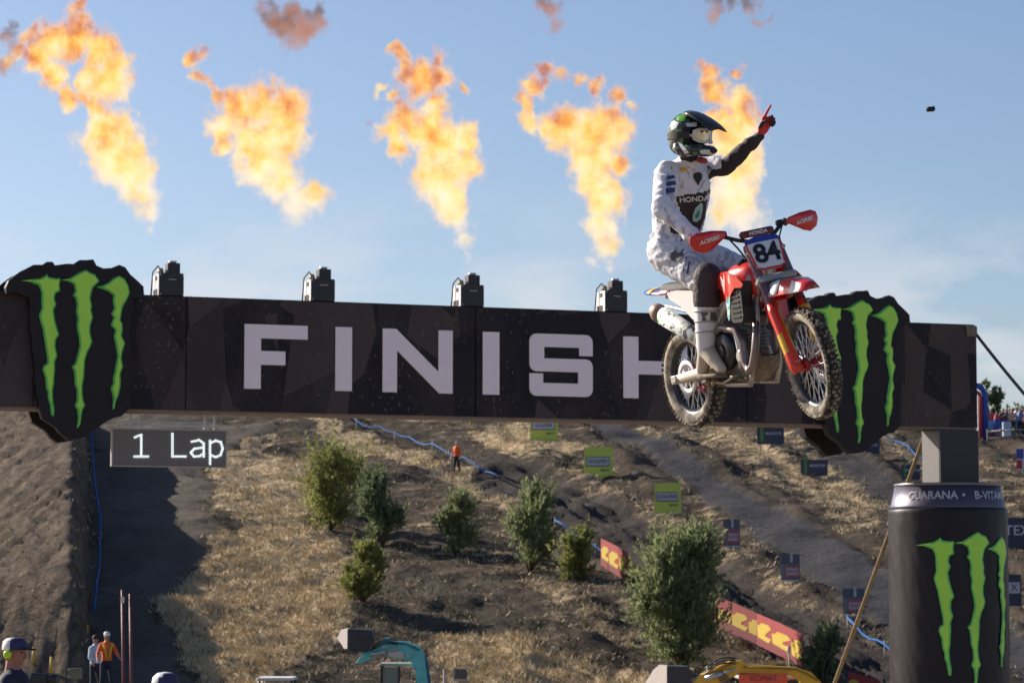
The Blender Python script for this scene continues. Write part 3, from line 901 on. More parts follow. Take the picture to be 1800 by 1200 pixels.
def volume_mat(name, blobs, origin, seed, smoke=False):
    m = bpy.data.materials.new(name); m.use_nodes = True
    n = m.node_tree; n.nodes.clear(); N = n.nodes.new; K = n.links.new
    out = N('ShaderNodeOutputMaterial')
    tc_ = N('ShaderNodeTexCoord'); pos = tc_.outputs['Object']
    def noise_n(scale, det, ro=.6, off=0, col=False, st=(1, 1, 1)):
        mp_ = N('ShaderNodeMapping'); mp_.inputs['Location'].default_value = (seed * 13 + off, off, seed * 7); mp_.inputs['Scale'].default_value = st; K(pos, mp_.inputs[0])
        q = N('ShaderNodeTexNoise'); q.inputs['Scale'].default_value = scale; q.inputs['Detail'].default_value = det; q.inputs['Roughness'].default_value = ro
        K(mp_.outputs[0], q.inputs['Vector']); return q.outputs['Color' if col else 'Fac']
    def mth(op, a, c, d=None):
        q = N('ShaderNodeMath'); q.operation = op
        for i, v in enumerate((a, c, d)):
            if v is None: continue
            if isinstance(v, (int, float)): q.inputs[i].default_value = v
            else: K(v, q.inputs[i])
        return q.outputs[0]
    w = noise_n(1.7, 4, .62, 3, True)
    vm = N('ShaderNodeVectorMath'); vm.operation = 'SUBTRACT'; K(w, vm.inputs[0]); vm.inputs[1].default_value = (.5, .5, .5)
    v2 = N('ShaderNodeVectorMath'); v2.operation = 'MULTIPLY_ADD'; K(vm.outputs[0], v2.inputs[0]); v2.inputs[1].default_value = (.75, .5, .75); K(pos, v2.inputs[2])
    f = None
    for c, r in blobs:
        d = N('ShaderNodeVectorMath'); d.operation = 'DISTANCE'; K(v2.outputs[0], d.inputs[0]); d.inputs[1].default_value = c
        g = mth('MULTIPLY_ADD', d.outputs['Value'], -1 / r, 1.0)
        f = g if f is None else mth('SMOOTH_MAX', f, g, .12)
    fine = noise_n(4.6, 8, .70, 1, False, (1, 1, .75))
    f2 = mth('ADD', f, mth('MULTIPLY', mth('SUBTRACT', fine, .5), 2.35))
    dn = N('ShaderNodeMapRange'); dn.interpolation_type = 'SMOOTHSTEP'
    dn.inputs['From Min'].default_value = .02 if not smoke else .08; dn.inputs['From Max'].default_value = .80 if not smoke else .8
    K(f2, dn.inputs[0])
    zs = [c[2] for c, r in blobs]; zmin, zmax = min(zs), max(zs)
    sep = N('ShaderNodeSeparateXYZ'); K(pos, sep.inputs[0])
    hgt = N('ShaderNodeMapRange'); hgt.inputs['From Min'].default_value = zmin; hgt.inputs['From Max'].default_value = zmax; K(sep.outputs['Z'], hgt.inputs[0])
    hot = noise_n(2.3, 6, .62, 21)
    # heat: pale at the root, orange towards the top and in the noise's hollows
    heat = mth('ADD', mth('MULTIPLY', hot, 2.6), mth('MULTIPLY', hgt.outputs[0], .75))
    ra = N('ShaderNodeValToRGB'); K(mth('MULTIPLY', mth('SUBTRACT', heat, 1.12), 0.95), ra.inputs[0])
    el = ra.color_ramp.elements
    if not smoke:
        cols = [(0.0, (1.05, .86, .68)), (.28, (1.08, .86, .46)), (.48, (1.06, .74, .22)), (.70, (.98, .50, .08)), (.88, (.80, .27, .04)), (1.0, (.5, .13, .04))]
    else:
        cols = [(0.0, (.62, .34, .24)), (.4, (.66, .26, .12)), (.7, (.34, .16, .10)), (1.0, (.14, .09, .08))]
    el[0].position, el[0].color = cols[0][0], (*cols[0][1], 1)
    el[1].position, el[1].color = cols[-1][0], (*cols[-1][1], 1)
    for p_, c_ in cols[1:-1]:
        e_ = el.new(p_); e_.color = (*c_, 1)
    sig = 9.0 if not smoke else 5.0
    # thin root and tail wisps, thick body
    dens = mth('MULTIPLY', dn.outputs[0], sig)
    if not smoke:
        thin = N('ShaderNodeMapRange'); thin.inputs['From Min'].default_value = 0; thin.inputs['From Max'].default_value = .42; thin.inputs['To Min'].default_value = .30; K(hgt.outputs[0], thin.inputs[0])
        dens = mth('MULTIPLY', dens, thin.outputs[0])
    em = N('ShaderNodeEmission'); ed = N('ShaderNodeMapRange'); ed.inputs['From Min'].default_value = .0; ed.inputs['From Max'].default_value = .50; K(f2, ed.inputs[0])
    em_ = N('ShaderNodeMix'); em_.data_type = 'RGBA'; em_.inputs[6].default_value = (1.0, .66, .52, 1) if not smoke else (.75, .36, .24, 1); K(ed.outputs[0], em_.inputs[0]); K(ra.outputs[0], em_.inputs[7])
    K(em_.outputs[2], em.inputs['Color']); K(mth('MULTIPLY', dens, .58 if not smoke else .42), em.inputs['Strength'])
    ab = N('ShaderNodeVolumeAbsorption'); ab.inputs['Color'].default_value = (0, 0, 0, 1); K(dens, ab.inputs['Density'])
    ad = N('ShaderNodeAddShader'); K(em.outputs[0], ad.inputs[0]); K(ab.outputs[0], ad.inputs[1])
    K(ad.outputs[0], out.inputs['Volume'])
    m.cycles.volume_step_rate = VSTEP
    return m
VSTEP = 0.35
def beam_off(px, py, off):
    s, z = BL(px, py, off); return GM @ Vector((s, off, z))
def make_volume(name, pts, seed, smoke, dep=.3, **k):
    rn = random.Random(int(seed * 10) + 3)
    base = beam_off(pts[0][0], pts[0][1], dep)
    blobs = []
    for (x, y, r) in pts:
        p = beam_off(x, y, dep + rn.uniform(-.12, .12)) - base
        blobs.append((tuple(p), r / 103 * (1.5 if smoke else (1.36 if r > 18 else 1.48))))
    bm = bmesh.new()
    for c, r in blobs: ellip(bm, c, (r * 1.22 + .07,) * 3, sub=2)
    me = remesh(bm, .07, 3, (.06, 2.0))
    o = obj(name, me, volume_mat(name, blobs, base, seed, smoke), None, **k)
    o.location = base
    return o
flab = ['leftmost tall flame curling left, above the left claw board', 'second flame from the left with a hollow ring top', 'middle flame with a detached orange puff above it',
        'fourth flame, between the middle flame and the rider, with a pink arc of wisps', 'flame directly behind the rider and his raised arm']
for i, (pts, sd) in enumerate(FLAMES):
    make_volume('flame', pts, sd + i, False, label=flab[i], cat='flame', group='flames shooting up from the gantry')
SMOKES = [
 ([(478, 28, 22), (500, 55, 24), (530, 50, 28), (555, 30, 18), (565, 8, 12), (510, 25, 22), (462, 8, 13), (502, 88, 9)], 'brown orange smoke puff at the top edge above the second flame'),
 ([(965, 15, 20), (975, 38, 11), (958, 0, 14)], 'small reddish smoke wisp at the top edge above the fourth flame'),
 ([(1262, 12, 16), (1250, 30, 12), (1290, 8, 16), (1325, 12, 16), (1335, 38, 10), (1355, 35, 7)], 'dark torn smoke wisp at the top edge above the rider'),
 ([(15, 60, 16), (30, 85, 14), (8, 115, 16), (22, 40, 10)], 'faint pink smoke wisp at the left edge of the sky'),
 ([(640, 208, 6), (645, 211, 5)], 'tiny grey smoke puff between the second and middle flames')]
for i, (pts, lb) in enumerate(SMOKES):
    make_volume('smoke_puff', pts, 20 + i * 3.7, True, label=lb, cat='smoke', group='smoke left by burnt out flames')
# dark clod of dirt in the sky
bm = bmesh.new(); ellip(bm, (0, 0, 0), (.030, .022, .016)); ellip(bm, (.012, 0, .010), (.014, .014, .010)); ellip(bm, (-.018, .004, -.006), (.014, .012, .010))
me = remesh(bm, .004, 2, (.006, 60))
o = obj('dirt_clod', me, mat('damp clod', (.03, .025, .022), .9, bump=.5), label='small dark clod of dirt flying in the clear sky at upper right', cat='dirt clod')
o.location = P(1637, 192, 18)
# ------------------------------------------------------------ motocross bike (local axes: X forward, Y left, Z up, origin at the rear axle)
def eul(yaw, pitch, roll): return Matrix.Rotation(rad(yaw), 4, 'Z') @ Matrix.Rotation(rad(pitch), 4, 'Y') @ Matrix.Rotation(rad(roll), 4, 'X')
BM = Matrix.Translation(P(1219, 663, 19.18)) @ eul(-63.4, .35, 8.08)
bike = empty('motorbike', BM, label='red motocross bike number 84 jumping in front of the gantry', cat='motorbike')
RED = mat('red plastic', (0.62, 0.016, 0.014), .3, var=.08, dust=.1, dcol=(.45, .30, .20), dscale=10, coat=.4)
WHITE = mat('white plastic', (0.74, 0.72, 0.72), .35, var=.05, dust=.14, dscale=12)
BLACK = mat('black plastic', (0.016, 0.015, 0.017), .42, var=.3, dust=.16, dcol=(.22, .18, .13), dscale=14)
ALU = mat('dusty aluminium', (0.46, 0.44, 0.42), .45, .7, var=.2, scale=14, dust=.4)
MUD = mat('muddy metal', (0.15, 0.12, 0.09), .8, var=.4, scale=16, dust=.62, dcol=(.36, .28, .18), dscale=20, bump=.6, bscale=60)
TYRE = mat('knobbly tyre rubber', (0.022, 0.021, 0.020), .85, var=.3, dust=.36, dcol=(.30, .24, .17), dscale=12, bump=.3)
KNOB = mat('dusty tyre knobs', (0.05, 0.044, 0.036), .9, var=.4, dust=.62, dcol=(.40, .33, .24), dscale=22)
SIDE = mat('dry mud on tyre wall', (0.10, 0.085, 0.07), .9, var=.3, dust=.66, dcol=(.50, .43, .34), dscale=9)
SPOKE = mat('steel spokes', (0.60, 0.60, 0.62), .35, .8)
RIM = mat('dark rim', (0.05, 0.05, 0.055), .35, .5, dust=.3, dcol=(.40, .36, .30), dscale=14)
CYAN = mat('cyan print', (0.02, 0.42, 0.42), .4)
BLUE = mat('blue print', (0.02, 0.05, 0.32), .4)
YEL = mat('yellow print', (0.75, 0.42, 0.02), .4)
PINK = mat('pale pink print', (0.75, 0.42, 0.42), .45)
def make_wheel(name, M_, R, hw, rc, hh_, rimr, n, sp, front):
    w = empty(name); w.parent = bike; w.matrix_local = M_
    bm = bmesh.new()
    prof = []
    for k in range(16):
        t = 2 * math.pi * k / 16
        prof.append((rc + hh_ * math.cos(t), hw * math.sin(t)))
    sweep_ring(bm, prof, 56)
    for f in bm.faces:
        c = f.calc_center_median(); r_ = math.hypot(c.x, c.z)
        f.material_index = 1 if abs(c.y) > hw * .45 and r_ < rc + hh_ * .75 else 0
    ty = obj('tyre', bm, [TYRE, SIDE], w)
    bm = bmesh.new()
    rn = random.Random(4)
    for i in range(n):
        for row in (0, 1):
            t = 2 * math.pi * (i + .5 * row) / n
            ys = ((-.020, .020) if row == 0 else (-.001,)) if not front else ((-.014, .014) if row == 0 else (0,))
            ys = [(y, 0) for y in ys] + [(-hw * .80, 1), (hw * .80, 1)]
            for y, sd in ys:
                rr = rc + hh_ * math.sqrt(max(0, 1 - (y / hw) ** 2)) + (.003 if sd else .002)
                m_ = Matrix.Rotation(-t, 4, 'Y') @ Matrix.Translation((rr, y, 0)) @ Matrix.Rotation(math.copysign(rad(38 if sd else 0), y), 4, 'Z')
                box(bm, (0, 0, 0), (.022 if not sd else .026, .022 if not sd else .016, .020), m_)
    obj('knobs', bm, KNOB, ty, kind='stuff')
    bm = bmesh.new()
    sweep_ring(bm, [(rimr + .012, -hw * .62), (rimr + .02, -hw * .62), (rimr, -.01), (rimr, .01), (rimr + .02, hw * .62), (rimr + .012, hw * .62), (rimr - .014, .018), (rimr - .014, -.018)], 48)
    obj('rim', bm, RIM, w)
    bm = bmesh.new()
    for i in range(sp):
        t = 2 * math.pi * i / sp; s = 1 if i % 2 else -1; t2 = t + (.42 if (i // 2) % 2 else -.42)
        tube(bm, [(.035 * math.cos(t2), s * .028, .035 * math.sin(t2)), ((rimr - .01) * math.cos(t), 0, (rimr - .01) * math.sin(t))], .0032, 4, cap=False)
    obj('spokes', bm, SPOKE, w, kind='stuff')
    bm = bmesh.new(); m_ = Matrix.Rotation(math.pi / 2, 4, 'X')
    lathe(bm, [(.02, -.06), (.045, -.045), (.045, -.03), (.028, -.02), (.028, .02), (.045, .03), (.045, .045), (.02, .06)], 20, m=m_)
    obj('hub', bm, ALU if not front else mat('red anodised hub', (.35, .02, .02), .35, .5, dust=.3), w)
    bm = bmesh.new(); y0 = (-.048 if not front else .05)
    sweep_ring(bm, [(.075, y0 - .002), (.12 if not front else .135, y0 - .002), (.12 if not front else .135, y0 + .002), (.075, y0 + .002)], 36)
    for k in range(6): t = k * math.pi / 3; seg_ = Matrix.Rotation(-t, 4, 'Y') @ Matrix.Translation((.06, y0, 0)); box(bm, (0, 0, 0), (.05, .004, .012), seg_)
    obj('brake_disc', bm, SPOKE, w)
    if not front:
        bm = bmesh.new(); sweep_ring(bm, [(.06, .052), (.115, .052), (.115, .058), (.06, .058)], 36); obj('sprocket', bm, mat('red sprocket', (.4, .03, .02), .4, .4), w)
    return w
make_wheel('wheel', Matrix.Identity(4), .34, .058, .283, .050, .236, 27, 36, False)
piv = Vector((1.06, 0, .74)); rk = rad(27)
axs = Vector((-math.sin(rk), 0, math.cos(rk)))
ST = Matrix.Translation(piv) @ Matrix.Rotation(rad(-11.5), 4, axs) @ Matrix.Translation(-piv)
make_wheel('wheel', ST @ Matrix.Translation((1.48, 0, 0)), .35, .044, .308, .040, .268, 34, 36, True)
def part(name, bm, m, smooth=False, steer=False, parent=None, **k):
    if steer: bmesh.ops.transform(bm, matrix=ST, verts=bm.verts)
    return obj(name, bm, m, parent or bike, smooth, **k)
# swingarm and chain
for sy in (-1, 1):
    bm = bmesh.new()
    loft(bm, [[(x, sy * (y + dy), z + dz) for dy, dz in ((-.016, -h), (.016, -h), (.020, 0), (.016, h), (-.016, h), (-.020, 0))] for x, y, z, h in ((-.07, .115, -.005, .026), (.05, .115, .0, .033), (.35, .115, .025, .038), (.58, .10, .06, .03))])
    part('swingarm_leg', bm, mat('sandy aluminium', (.50, .44, .36), .55, .3, var=.2, dust=.5, dcol=(.55, .46, .34), dscale=12), True)
bm = bmesh.new(); box(bm, (-.03, -.135, -.0), (.06, .02, .05), bev=.005); tube(bm, [(0, -.15, 0), (0, .15, 0)], .014, 10)
part('rear_axle', bm, ALU)
bm = bmesh.new(); box(bm, (.06, -.07, .0), (.09, .05, .06), bev=.01); part('brake_caliper', bm, mat('red caliper', (.42, .03, .025), .4, .2, dust=.25))
bm = bmesh.new(); tube(bm, [(.02, .085, .055), (.55, .07, .09)], .008, 6); tube(bm, [(.02, .085, -.055), (.55, .07, .03)], .008, 6); part('chain', bm, BLACK)
# frame
bm = bmesh.new()
for sy in (-1, 1):
    tube(bm, [(.52, sy * .11, -.02), (.54, sy * .12, .15), (.58, sy * .12, .32), (.75, sy * .11, .45), (1.0, sy * .06, .60)], [.022, .026, .028, .030, .03], 8)
    tube(bm, [(1.02, sy * .04, .55), (1.00, sy * .07, .30), (.94, sy * .10, .02), (.88, sy * .10, -.09), (.60, sy * .11, -.07), (.52, sy * .11, -.02)], .018, 8)
    tube(bm, [(.58, sy * .10, .32), (.20, sy * .09, .44), (-.12, sy * .07, .50)], .014, 8)
    tube(bm, [(.66, sy * .11, .42), (.20, sy * .10, .56), (-.10, sy * .07, .56)], .013, 8)
tube(bm, [(1.06, 0, .74), (1.13, 0, .55)], .035, 12)
part('frame', bm, ALU)
# engine
bm = bmesh.new()
box(bm, (.70, 0, .06), (.32, .22, .20), bev=.03); box(bm, (.56, 0, .10), (.14, .18, .14), bev=.03)
part('crankcase', bm, MUD)
bm = bmesh.new(); m_ = Matrix.Translation((.80, 0, .14)) @ Matrix.Rotation(rad(12), 4, 'Y')
for k in range(5): box(bm, (0, 0, .03 + k * .022), (.15, .17, .012), m_)
box(bm, (0, 0, .075), (.12, .14, .15), m_, bev=.01); box(bm, (0, 0, .20), (.17, .15, .10), m_, bev=.02); box(bm, (0, 0, .28), (.13, .13, .05), m_, bev=.015)
part('cylinder', bm, mat('grey engine casting', (.17, .165, .165), .5, .5, var=.25, dust=.3))
bm = bmesh.new(); m_ = Matrix.Translation((.67, -.105, .145)) @ Matrix.Rotation(math.pi / 2, 4, 'X')
lathe(bm, [(.125, 0), (.125, .035), (.110, .052), (.06, .058), (.02, .056)], 32, m=m_)
lathe(bm, [(.018, .058), (.05, .062), (.05, .066), (.018, .066)], 20, m=m_)
part('clutch_cover', bm, mat('black casing', (.012, .012, .014), .3, var=.3, dust=.1, dscale=16, coat=.3))
bm = bmesh.new(); tube(bm, [(.79, -.125, .27), (.83, -.130, .20), (.845, -.130, .10), (.83, -.130, .02)], [.012, .016, .016, .014], 8)
part('coolant_pipe', bm, mat('pale alloy', (.62, .61, .60), .35, .6, dust=.2))
bm = bmesh.new(); m_ = Matrix.Translation((.85, -.105, .10)) @ Matrix.Rotation(math.pi / 2, 4, 'X')
lathe(bm, [(.055, 0), (.055, .03), (.03, .04)], 20, m=m_); part('water_pump', bm, ALU)
bm = bmesh.new()
tube(bm, [(.90, -.02, .33), (.98, -.06, .33), (1.03, -.10, .25), (1.03, -.13, .12), (.99, -.13, .03), (.93, -.13, .0), (.89, -.13, .06), (.89, -.13, .18), (.84, -.14, .27), (.70, -.15, .30), (.55, -.14, .26), (.40, -.12, .24)], [.024, .024, .025, .026, .03, .03, .028, .026, .025, .025, .025, .025], 10)
part('header_pipe', bm, mat('heat stained pipe', (.26, .21, .20), .4, .7, var=.5, scale=5, dust=.3))
# silencer
def sleeve_mat():
    m = mat('printed silencer sleeve', (.6, .6, .6), .45)
    n = m.node_tree; N = n.nodes.new; K = n.links.new; b = n.nodes['Principled BSDF']
    t = N('ShaderNodeTexCoord'); q = N('ShaderNodeTexNoise'); q.inputs['Scale'].default_value = 16; q.inputs['Detail'].default_value = 2; q.inputs['Distortion'].default_value = .6
    K(t.outputs['Object'], q.inputs['Vector']); r = N('ShaderNodeValToRGB'); K(q.outputs['Fac'], r.inputs[0]); r.color_ramp.interpolation = 'CONSTANT'
    e = r.color_ramp.elements; e[0].color = (.07, .07, .10, 1); e[1].position = .60; e[1].color = (.09, .22, .08, 1)
    for p_, c_ in ((.44, (.60, .60, .62, 1)), (.66, (.50, .48, .46, 1))): x = e.new(p_); x.color = c_
    K(r.outputs[0], b.inputs['Base Color']); return m
SA, SB = Vector((.36, -.125, .25)), Vector((-.14, -.165, .485))
d_ = (SB - SA).normalized(); fr = frame(SA, xdir=d_)
ln = (SB - SA).length
def oval(x, ry_, rz_, k=16): return [(x, ry_ * math.cos(2 * math.pi * i / k), rz_ * math.sin(2 * math.pi * i / k)) for i in range(k)]
bm = bmesh.new(); loft(bm, [oval(.0, .03, .03), oval(.06, .040, .048), oval(.08, .047, .058), oval(ln * .80, .050, .066)], m=fr)
sil = part('silencer', bm, sleeve_mat())
bm = bmesh.new(); loft(bm, [oval(ln * .802, .052, .068), oval(ln * .93, .050, .062), oval(ln, .036, .042), oval(ln * .985, .026, .032), oval(ln * .9, .024, .03)], m=fr)
part('end_cap', bm, mat('brown stained cap', (.30, .20, .15), .5, .2, var=.4, scale=12, dust=.35), parent=sil)
bm = bmesh.new()
secs = []
for x_ in (ln * .22, ln * .5, ln * .78):
    secs.append([(x_, .060 * math.cos(t), .082 * math.sin(t)) for t in [rad(200 + 14 * i) for i in range(10)]])
for a_, c_ in zip(secs, secs[1:]):
    va = [bm.verts.new(fr @ Vector(p)) for p in a_]; vc = [bm.verts.new(fr @ Vector(p)) for p in c_]
    for k in range(9): bm.faces.new((va[k], va[k + 1], vc[k + 1], vc[k]))
for f in bm.faces: f.smooth = True
bm.free()
# side panels, seat, rear fender
bm = bmesh.new()
for sy in (-1, 1):
    pts = [(.02, .54), (.16, .48), (.30, .38), (.50, .34), (.50, .50), (.34, .57), (.12, .59), (.0, .585)]
    prism(bm, pts, sy * .125, sy * .115, mi=0)
part('side_panel', bm, WHITE)
bm = bmesh.new()
def fsec(x, z, w, drop, th=.010): return [(x, -w, z - drop), (x, -w * .6, z), (x, 0, z + .008), (x, w * .6, z), (x, w, z - drop), (x, w, z - drop - th), (x, w * .55, z - th), (x, 0, z + .008 - th), (x, -w * .55, z - th), (x, -w, z - drop - th)]
loft(bm, [fsec(x, z, w, d) for x, z, w, d in ((.20, .60, .10, .03), (.0, .615, .115, .035), (-.18, .62, .11, .03), (-.34, .625, .085, .02), (-.44, .632, .05, .01))])
for f in bm.faces:
    c = f.calc_center_median(); f.material_index = 1 if c.x < -.22 else 0
rf = part('rear_fender', bm, [mat('orange red plastic', (.72, .09, .04), .35, var=.08), mat('blue plastic', (.03, .08, .34), .35, var=.1)])
bm = bmesh.new(); loft(bm, [fsec(x, z + .004, w * 1.03, d, .004) for x, z, w, d in ((-.27, .622, .098, .026), (-.35, .627, .082, .018))]); part('fender_sticker', bm, YEL, parent=rf)
bm = bmesh.new(); loft(bm, [fsec(x, z + .004, w * 1.03, d, .004) for x, z, w, d in ((-.0, .615, .116, .035), (-.13, .62, .113, .032))]); part('fender_sticker', bm, PINK, parent=rf)
bm = bmesh.new()
loft(bm, [[(x, y * w, z + dz) for y, dz in ((-1, -.05), (-1, -.01), (-.7, .02), (0, .03), (.7, .02), (1, -.01), (1, -.05))] for x, z, w in ((-.15, .63, .09), (.15, .615, .10), (.45, .61, .08), (.70, .64, .075), (.88, .70, .07))])
part('seat', bm, mat('black gripper seat', (.02, .018, .02), .75, var=.2, bump=.4), True)
bm = bmesh.new()
loft(bm, [[(x, y * w, z + dz) for y, dz in ((-1, -.16), (-1, -.03), (-.6, .02), (0, .035), (.6, .02), (1, -.03), (1, -.16))] for x, z, w in ((.60, .60, .10), (.78, .665, .115), (.95, .67, .10), (1.03, .63, .07))])
part('fuel_tank', bm, RED, True)
# radiator shrouds, radiators
for sy in (-1, 1):
    def sh(x, z): # outward bulge
        return sy * (.125 + .105 * sstep(.62, 1.02, x))
    ZS = lambda z: .335 + (z - .075) * .55
    outl = [(x, ZS(z)) for x, z in [(.60, .52), (.66, .60), (.80, .655), (.96, .645), (1.08, .56), (1.145, .47), (1.12, .43), (1.04, .44), (.975, .37), (.935, .24), (.90, .10), (.865, .075), (.845, .12), (.855, .30), (.80, .42), (.70, .46)]]
    bm = bmesh.new()
    vs_ = [bm.verts.new((x, 0, z)) for x, z in outl]; f = bm.faces.new(vs_)
    r_ = bmesh.ops.triangulate(bm, faces=[f]); bmesh.ops.subdivide_edges(bm, edges=bm.edges[:], cuts=3, use_grid_fill=True)
    bmesh.ops.triangulate(bm, faces=bm.faces[:])
    for v in bm.verts: v.co.y = sh(v.co.x, v.co.z)
    r_ = bmesh.ops.extrude_face_region(bm, geom=bm.faces[:])
    for v in [g for g in r_['geom'] if isinstance(g, bmesh.types.BMVert)]: v.co.y -= sy * .008
    bmesh.ops.recalc_face_normals(bm, faces=bm.faces[:])
    for f in bm.faces:
        c = f.calc_center_median()
        g = noise.noise(Vector((c.x * 9, 3, c.z * 9)))
        f.material_index = 1 if (c.z < .475) else (2 if (g > .12 and .53 < c.z < .62 and c.x < 1.0) else 0)
        if c.z < .475 and int(c.z * 40) % 2 == 0 and c.x > .87: f.material_index = 3
    part('radiator_shroud', bm, [RED, WHITE, PINK, CYAN])
    bm = bmesh.new(); box(bm, (1.0, sy * .14, .44), (.035, .12, .27), bev=.012)
    rad_ = part('radiator', bm, BLACK)
    bm = bmesh.new()
    pts = [(.935, .33), (.93, .50), (.955, .57), (1.0, .61), (1.05, .58), (1.085, .50), (1.08, .35), (1.06, .315), (.955, .315)]
    prism(bm, pts, sy * .215, sy * .20); 
    for k in range(7): box(bm, (1.005, sy * .218, .35 + k * .032), (.10, .006, .008))
    part('radiator_louvre', bm, mat('matt black louvre', (.012, .011, .012), .6), parent=rad_)
# skid plate
bm = bmesh.new()
loft(bm, [[(x, -w, z + .055), (x, -w * .8, z), (x, 0, z - .012), (x, w * .8, z), (x, w, z + .07), (x, w * .7, z + .03), (x, 0, z + .02), (x, -w * .7, z + .03)] for x, z, w in ((.50, -.055, .10), (.68, -.065, .125), (.86, -.06, .12), (.96, .0, .10), (1.0, .07, .08))])
part('skid_plate', bm, mat('caked mud', (.20, .155, .10), .9, var=.4, scale=16, dust=.45, dcol=(.42, .34, .23), dscale=24, bump=.8, bscale=50), True)
bm = bmesh.new()
rn = random.Random(9)
for k in range(46):
    x = rn.uniform(.45, 1.0); y = rn.uniform(-.14, .05); z = -.062 + .09 * max(0, x - .86) / .12 + rn.uniform(-.012, .03)
    s = rn.uniform(.008, .022); ellip(bm, (x, y, z), (s, s * .8, s * .7), sub=1)
part('mud_clods', bm, mat('mud clods', (.22, .165, .10), .95, var=.4, scale=20), kind='stuff')
# foot pegs, brake pedal
for sy in (-1, 1):
    bm = bmesh.new(); box(bm, (.53, sy * .19, -.035), (.06, .10, .018), bev=.003)
    for k in range(4): box(bm, (.505 + k * .016, sy * .19, -.022), (.004, .09, .012))
    tube(bm, [(.53, sy * .11, -.03), (.53, sy * .15, -.035)], .014, 8); part('foot_peg', bm, MUD)
bm = bmesh.new(); tube(bm, [(.52, -.13, -.05), (.62, -.15, -.06), (.74, -.16, -.035), (.78, -.16, -.03)], [.01, .009, .009, .012], 6); box(bm, (.79, -.165, -.022), (.035, .04, .01)); part('brake_pedal', bm, ALU)
# fork
fa = Vector((math.sin(rk), 0, -math.cos(rk)))
for sy in (-1, 1):
    t0 = Vector((1.075, sy * .105, .80))
    bm = bmesh.new(); tube(bm, [t0, t0 + fa * .02, t0 + fa * .44, t0 + fa * .47], [.024, .029, .030, .026], 14)
    part('fork_tube', bm, mat('printed fork tube', (.20, .10, .12), .35, .3, var=.9, scale=24, dust=.15), steer=True)
    bm = bmesh.new(); tube(bm, [t0 + fa * .47, t0 + fa * .88], .021, 12); part('fork_slider', bm, mat('chrome slider', (.55, .54, .52), .25, .9), steer=True)
    bm = bmesh.new()
    secs = []
    for t, w in ((.44, .030), (.50, .038), (.66, .040), (.80, .044), (.90, .046), (.95, .030)):
        c = t0 + fa * t; side = Vector((0, 1, 0)); fwd_ = side.cross(fa).normalized()
        if fwd_.x < 0: fwd_ = -fwd_
        secs.append([c + fwd_ * .036 * math.cos(a_) * (1 if r_ else .85) + side * w * math.sin(a_) * (1 if r_ else .85) for r_, rng_ in ((1, range(-4, 5)), (0, range(4, -5, -1))) for a_ in [rad(k * 26) for k in rng_]])
    loft(bm, secs)
    for f in bm.faces:
        c = f.calc_center_median(); tt = (c - t0).dot(fa)
        g = noise.noise(Vector((c.y * 30, tt * 16, sy)))
        f.material_index = 1 if (.55 < tt < .80 and g > -.1) else (2 if g > .3 else 0)
    part('fork_guard', bm, [mat('orange red guard', (.72, .045, .02), .3, coat=.3, dust=.1), YEL, BLACK], steer=True)
    bm = bmesh.new(); box(bm, (1.468, sy * .10, .005), (.075, .05, .085), bev=.012); part('axle_clamp', bm, ALU, steer=True)
bm = bmesh.new(); tube(bm, [(1.48, -.14, 0), (1.48, .14, 0)], .013, 10); part('front_axle', bm, ALU, steer=True)
bm = bmesh.new(); box(bm, (1.40, .075, .06), (.06, .04, .10), bev=.012); part('brake_caliper', bm, MATS['red caliper'], steer=True)
bm = bmesh.new()
for t, th in ((.06, .035), (.26, .045)):
    c = Vector((1.085, 0, .80)) + fa * t; m_ = Matrix.Translation(c) @ Matrix.Rotation(-rk, 4, 'Y')
    box(bm, (-.01, 0, 0), (.09, .27, th), m_, bev=.012)
part('triple_clamp', bm, ALU, steer=True)
# front fender
bm = bmesh.new()
loft(bm, [fsec(x, z, w, d, .008) for x, z, w, d in ((.96, .43, .07, .06), (1.08, .495, .09, .075), (1.22, .535, .108, .085), (1.42, .548, .108, .085), (1.58, .535, .096, .070), (1.69, .510, .072, .045), (1.75, .485, .04, .02))])
for f in bm.faces:
    c = f.calc_center_median()
    f.material_index = 1 if (c.x > 1.52 and abs(c.y) > .055 and c.x < 1.72) else 0
bmf = bmesh.new(); loft(bmf, [[(x, -w, z), (x, w, z), (x - .012, w, z), (x - .012, -w, z)] for x, z, w in ((1.13, .50, .075), (1.10, .40, .078), (1.11, .30, .07), (1.14, .24, .05))])
part('fender_flap', bmf, RED, True, steer=True)
fe = part('front_fender', bm, [RED, WHITE], True, steer=True)
bm = bmesh.new(); loft(bm, [fsec(x, z + .004, w * 1.02, d, .003) for x, z, w, d in ((1.14, .517, .099, .080), (1.28, .541, .109, .084), (1.42, .551, .109, .084))])
for f in bm.faces: f.material_index = 1 if f.calc_center_median().x > 1.38 else 0
part('fender_sticker', bm, [mat('pale grey print', (.55, .58, .62), .4), CYAN], steer=True, parent=fe)
